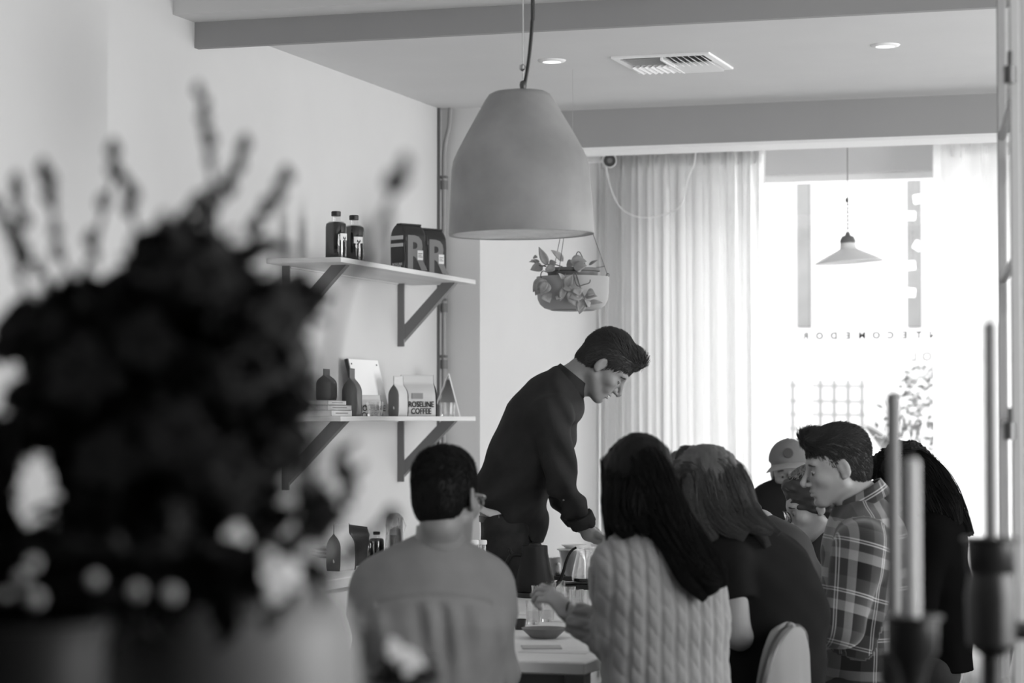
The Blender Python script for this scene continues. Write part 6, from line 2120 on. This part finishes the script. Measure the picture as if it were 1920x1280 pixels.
# rosettes: layered flower heads
def rosette(c, d, R_, m, npet=14, name='bloom'):
    u, w, d = frame(d)
    vs = []
    for i in range(npet):
        a = i * 2.4; k_ = i / npet
        rad = u * math.cos(a) + w * math.sin(a)
        tl = unit(rad * (.35 + .9 * k_) + d * (1.1 - k_))
        sd = np.cross(tl, d); sd = unit(sd)
        nn = np.cross(sd, tl)
        def fn(p, q):
            ww = R_ * .75 * math.sin(math.pi * min(1, .15 + .85 * p)) ** .6 * (q - .5)
            return c + rad * R_ * .2 * k_ + tl * R_ * (.35 + .75 * k_) * p + sd * ww - nn * R_ * .25 * p * p
        vs.append(solid(grid_surf(fn, 4, 4), .0012))
    return part(name, join(*vs), m, t, auto=None)
for (x, y, R_) in ((270, 640, .030), (380, 520, .030), (150, 700, .034), (450, 700, .030), (330, 820, .036), (520, 600, .028), (200, 860, .03), (430, 880, .03)):
    rosette(P(x, y, 2.10), V((x - 320) / 500, .1, -1), R_, mat('dark_bloom', .05, .7, .15))
for (x, y, R_, nn) in ((440, 1000, .013, 6), (518, 1080, .026, 9), (576, 1035, .010, 5)):
    rosette(P(x, y, 2.02), V(.6, .5, -.7), R_, M_pet, nn, 'pale_petals')
# upright sprigs with buds
SP = [[(395, 440), (402, 370), (392, 300), (382, 235), (376, 165)], [(405, 400), (430, 345), (452, 300), (458, 265)], [(470, 450), (490, 400), (520, 365), (535, 325)],
      [(160, 560), (175, 470), (200, 380), (218, 320), (214, 275)], [(270, 520), (255, 430), (240, 370), (232, 335)], [(150, 560), (115, 480), (100, 400), (100, 350), (80, 320)],
      [(60, 600), (45, 540), (30, 490), (10, 420), (-10, 380)], [(110, 560), (70, 500), (35, 470), (40, 400), (30, 340)], [(640, 560), (690, 470), (720, 400), (742, 350), (752, 318)], [(600, 1010), (640, 960), (650, 900), (640, 860)], [(640, 1060), (700, 990), (740, 965)]]
for i, pts in enumerate(SP):
    dep = 2.3 if i != 8 else 2.0
    q = [P(x, y, dep + .02 * math.sin(i)) for x, y in pts]
    base = P(pts[0][0] * .5 + 200, 900, 2.25) if i < 8 else P(560, 950, 2.25)
    st = part('sprig_stem', tube([mouth, base] + q, [.003, .003] + [.0022] * len(q), 6, 40), M_bud, t)
    c = catmull(np.array(q), 11)
    for j in range(1, 11):
        if r.random() < .25 and j < 8: continue
        p = c[j] + r.normal(0, .0025, 3)
        s = .0048 + .0035 * (r.random())
        part('bud', lathe([(0, -s * 1.3), (s * .8, -s * .5), (s, 0), (s * .6, s), (0, s * 1.6)], p, 8), M_bud, st)
for x, y, w in ((640, 885, .02), (655, 930, .018), (380, 400, .026), (350, 420, .024), (395, 430, .024), (365, 440, .022)):
    put(leaf_meshes[0], 'leaf', P(x, y + 20, 2.25), V(.1, 1, 0), t, 1.0, 0)
# white beads standing in for blurred glints on the vase rim
M_glint = mat('glint_bead_white', .9, .25, .9)
for x, y, s in ((62, 1056, .006), (42, 1082, .006), (66, 1122, .008), (12, 1116, .005), (178, 1087, .0066), (257, 1108, .0072), (322, 1113, .0075), (602, 1030, .005)):
    b = part('glint_bead', lathe([(s * math.sin(a), -s * math.cos(a)) for a in np.linspace(0, math.pi, 9)], P(x, y, 2.03), 12), M_glint, t)
    cb_ = P(x, y, 2.03)
    part('glint_bead_stalk', tube([cb_, cb_ * .5 + (mouth - [0, 0, .05]) * .5 + [0, 0, .02], mouth - [0, 0, .04]], .001, 5, 10), M_bud, b)
# low dark planter at the far left
pc = P(10, 783, 2.0); pc[2] = ZB
t2 = thing('dark_pot', pc, 'black pot at the lower left corner of the photo, out of focus', 'pot')
part('pot', lathe([(0, 0), (.06, 0), (.075, .05), (.085, .35), (.09, .372), (.082, .372), (.07, .34), (0, .33)], pc, 36), M_black, t2)
part('soil', lathe([(0, .342), (.07, .341)], pc, 20), M_lf, t2)
# small pale flower in front of the grey shirt
fb = P(757, 783, 2.75); fb[2] = ZB
t = thing('flower_arrangement', fb, 'small cup of pale blossoms before the grey shirt, out of focus', 'flowers')
part('cup', lathe([(0, 0), (.03, 0), (.04, .05), (.045, .21), (.040, .21), (.03, .02), (0, .015)], fb, 28), M_black, t)
for x, y, R_ in ((740, 1215, .014), (772, 1240, .018), (752, 1232, .012)):
    rosette(P(x, y, 2.7), V(.2, .6, -.8), R_, M_pet, 8, 'pale_blossom')
for i in range(34):
    x, y = 757 + r.normal(0, 28), 1275 + r.normal(0, 16)
    put(leaf_meshes[2], 'leaf', P(x, y, 2.75 + r.normal(0, .02)), V(r.normal(), .6, r.normal()), t, .7, r.uniform(-1, 1))
part('stems', tube([fb + [0, 0, .02], P(757, 1270, 2.75), P(757, 1240, 2.7)], .004, 6, 8), M_bud, t)

# candlesticks
M_can = mat('grey_taper_wax', .13, .5, .4)
M_can2 = mat('pale_taper_wax', .4, .5, .4)
M_hold = mat('bronze_holder', .035, .35, .6, metal=.6)
def candlestick(px, D, ytop, ycup, rc, m, lab, cr, tip=0):
    k = D / F
    c = P(px, 783, D)
    z = lambda py: P(px, py, D)[2]
    b = np.array([c[0], c[1], ZB])
    t = thing('candlestick', b, lab, 'candlestick')
    zc = z(ycup) - ZB
    part('holder', lathe([(0, 0), (cr * 1.15, 0), (cr * 1.2, .008), (cr * .5, .02), (cr * .35, .04), (cr * .35, zc - .09), (cr * .55, zc - .06), (cr * .82, zc - .045), (cr * .86, zc - .004), (cr, zc), (cr, zc + .004), (cr * .75, zc + .002), (rc * 1.1, zc - .02), (0, zc - .02)], b, 36), M_hold, t)
    zt2 = z(ytop) - ZB
    cn = part('candle', lathe([(0, zc - .019), (rc, zc - .018), (rc * .98, zt2 - .006), (rc * .7, zt2 - .001), (0, zt2)], b, 24), m, t)
    part('wick', cyl(b + [0, 0, zt2 - .002], b + [0.001, 0, zt2 + .008 + tip], .0012, seg=6), M_black, cn)
    return t
candlestick(1675, 4.3, 736, 1225, .0120, M_can, 'tall dark taper candle in a holder before the plaid shirt', .03)
candlestick(1708, 3.15, 858, 1158, .0112, M_can2, 'shorter pale taper candle in a wide bronze holder, out of focus', .040)
t = candlestick(1857, 3.5, 602, 1012, .0095, M_can, 'dark taper candle at the right edge in a thick bronze holder', .043, .03)
c = P(1857, 783, 3.5); b = np.array([c[0], c[1], ZB]); z = P(1857, 1180, 3.5)[2]
part('arm', tube([np.array([c[0], c[1], z]), np.array([c[0], c[1], z]) + V(.06, 0, 0), np.array([c[0], c[1], z]) + V(.11, .01, 0)], .014, 10, 10), M_hold, t)
part('knop', lathe([(.012, z - ZB - .04), (.036, z - ZB - .02), (.038, z - ZB + .05), (.032, z - ZB + .09), (.015, z - ZB + .11)], b, 28), M_hold, t)
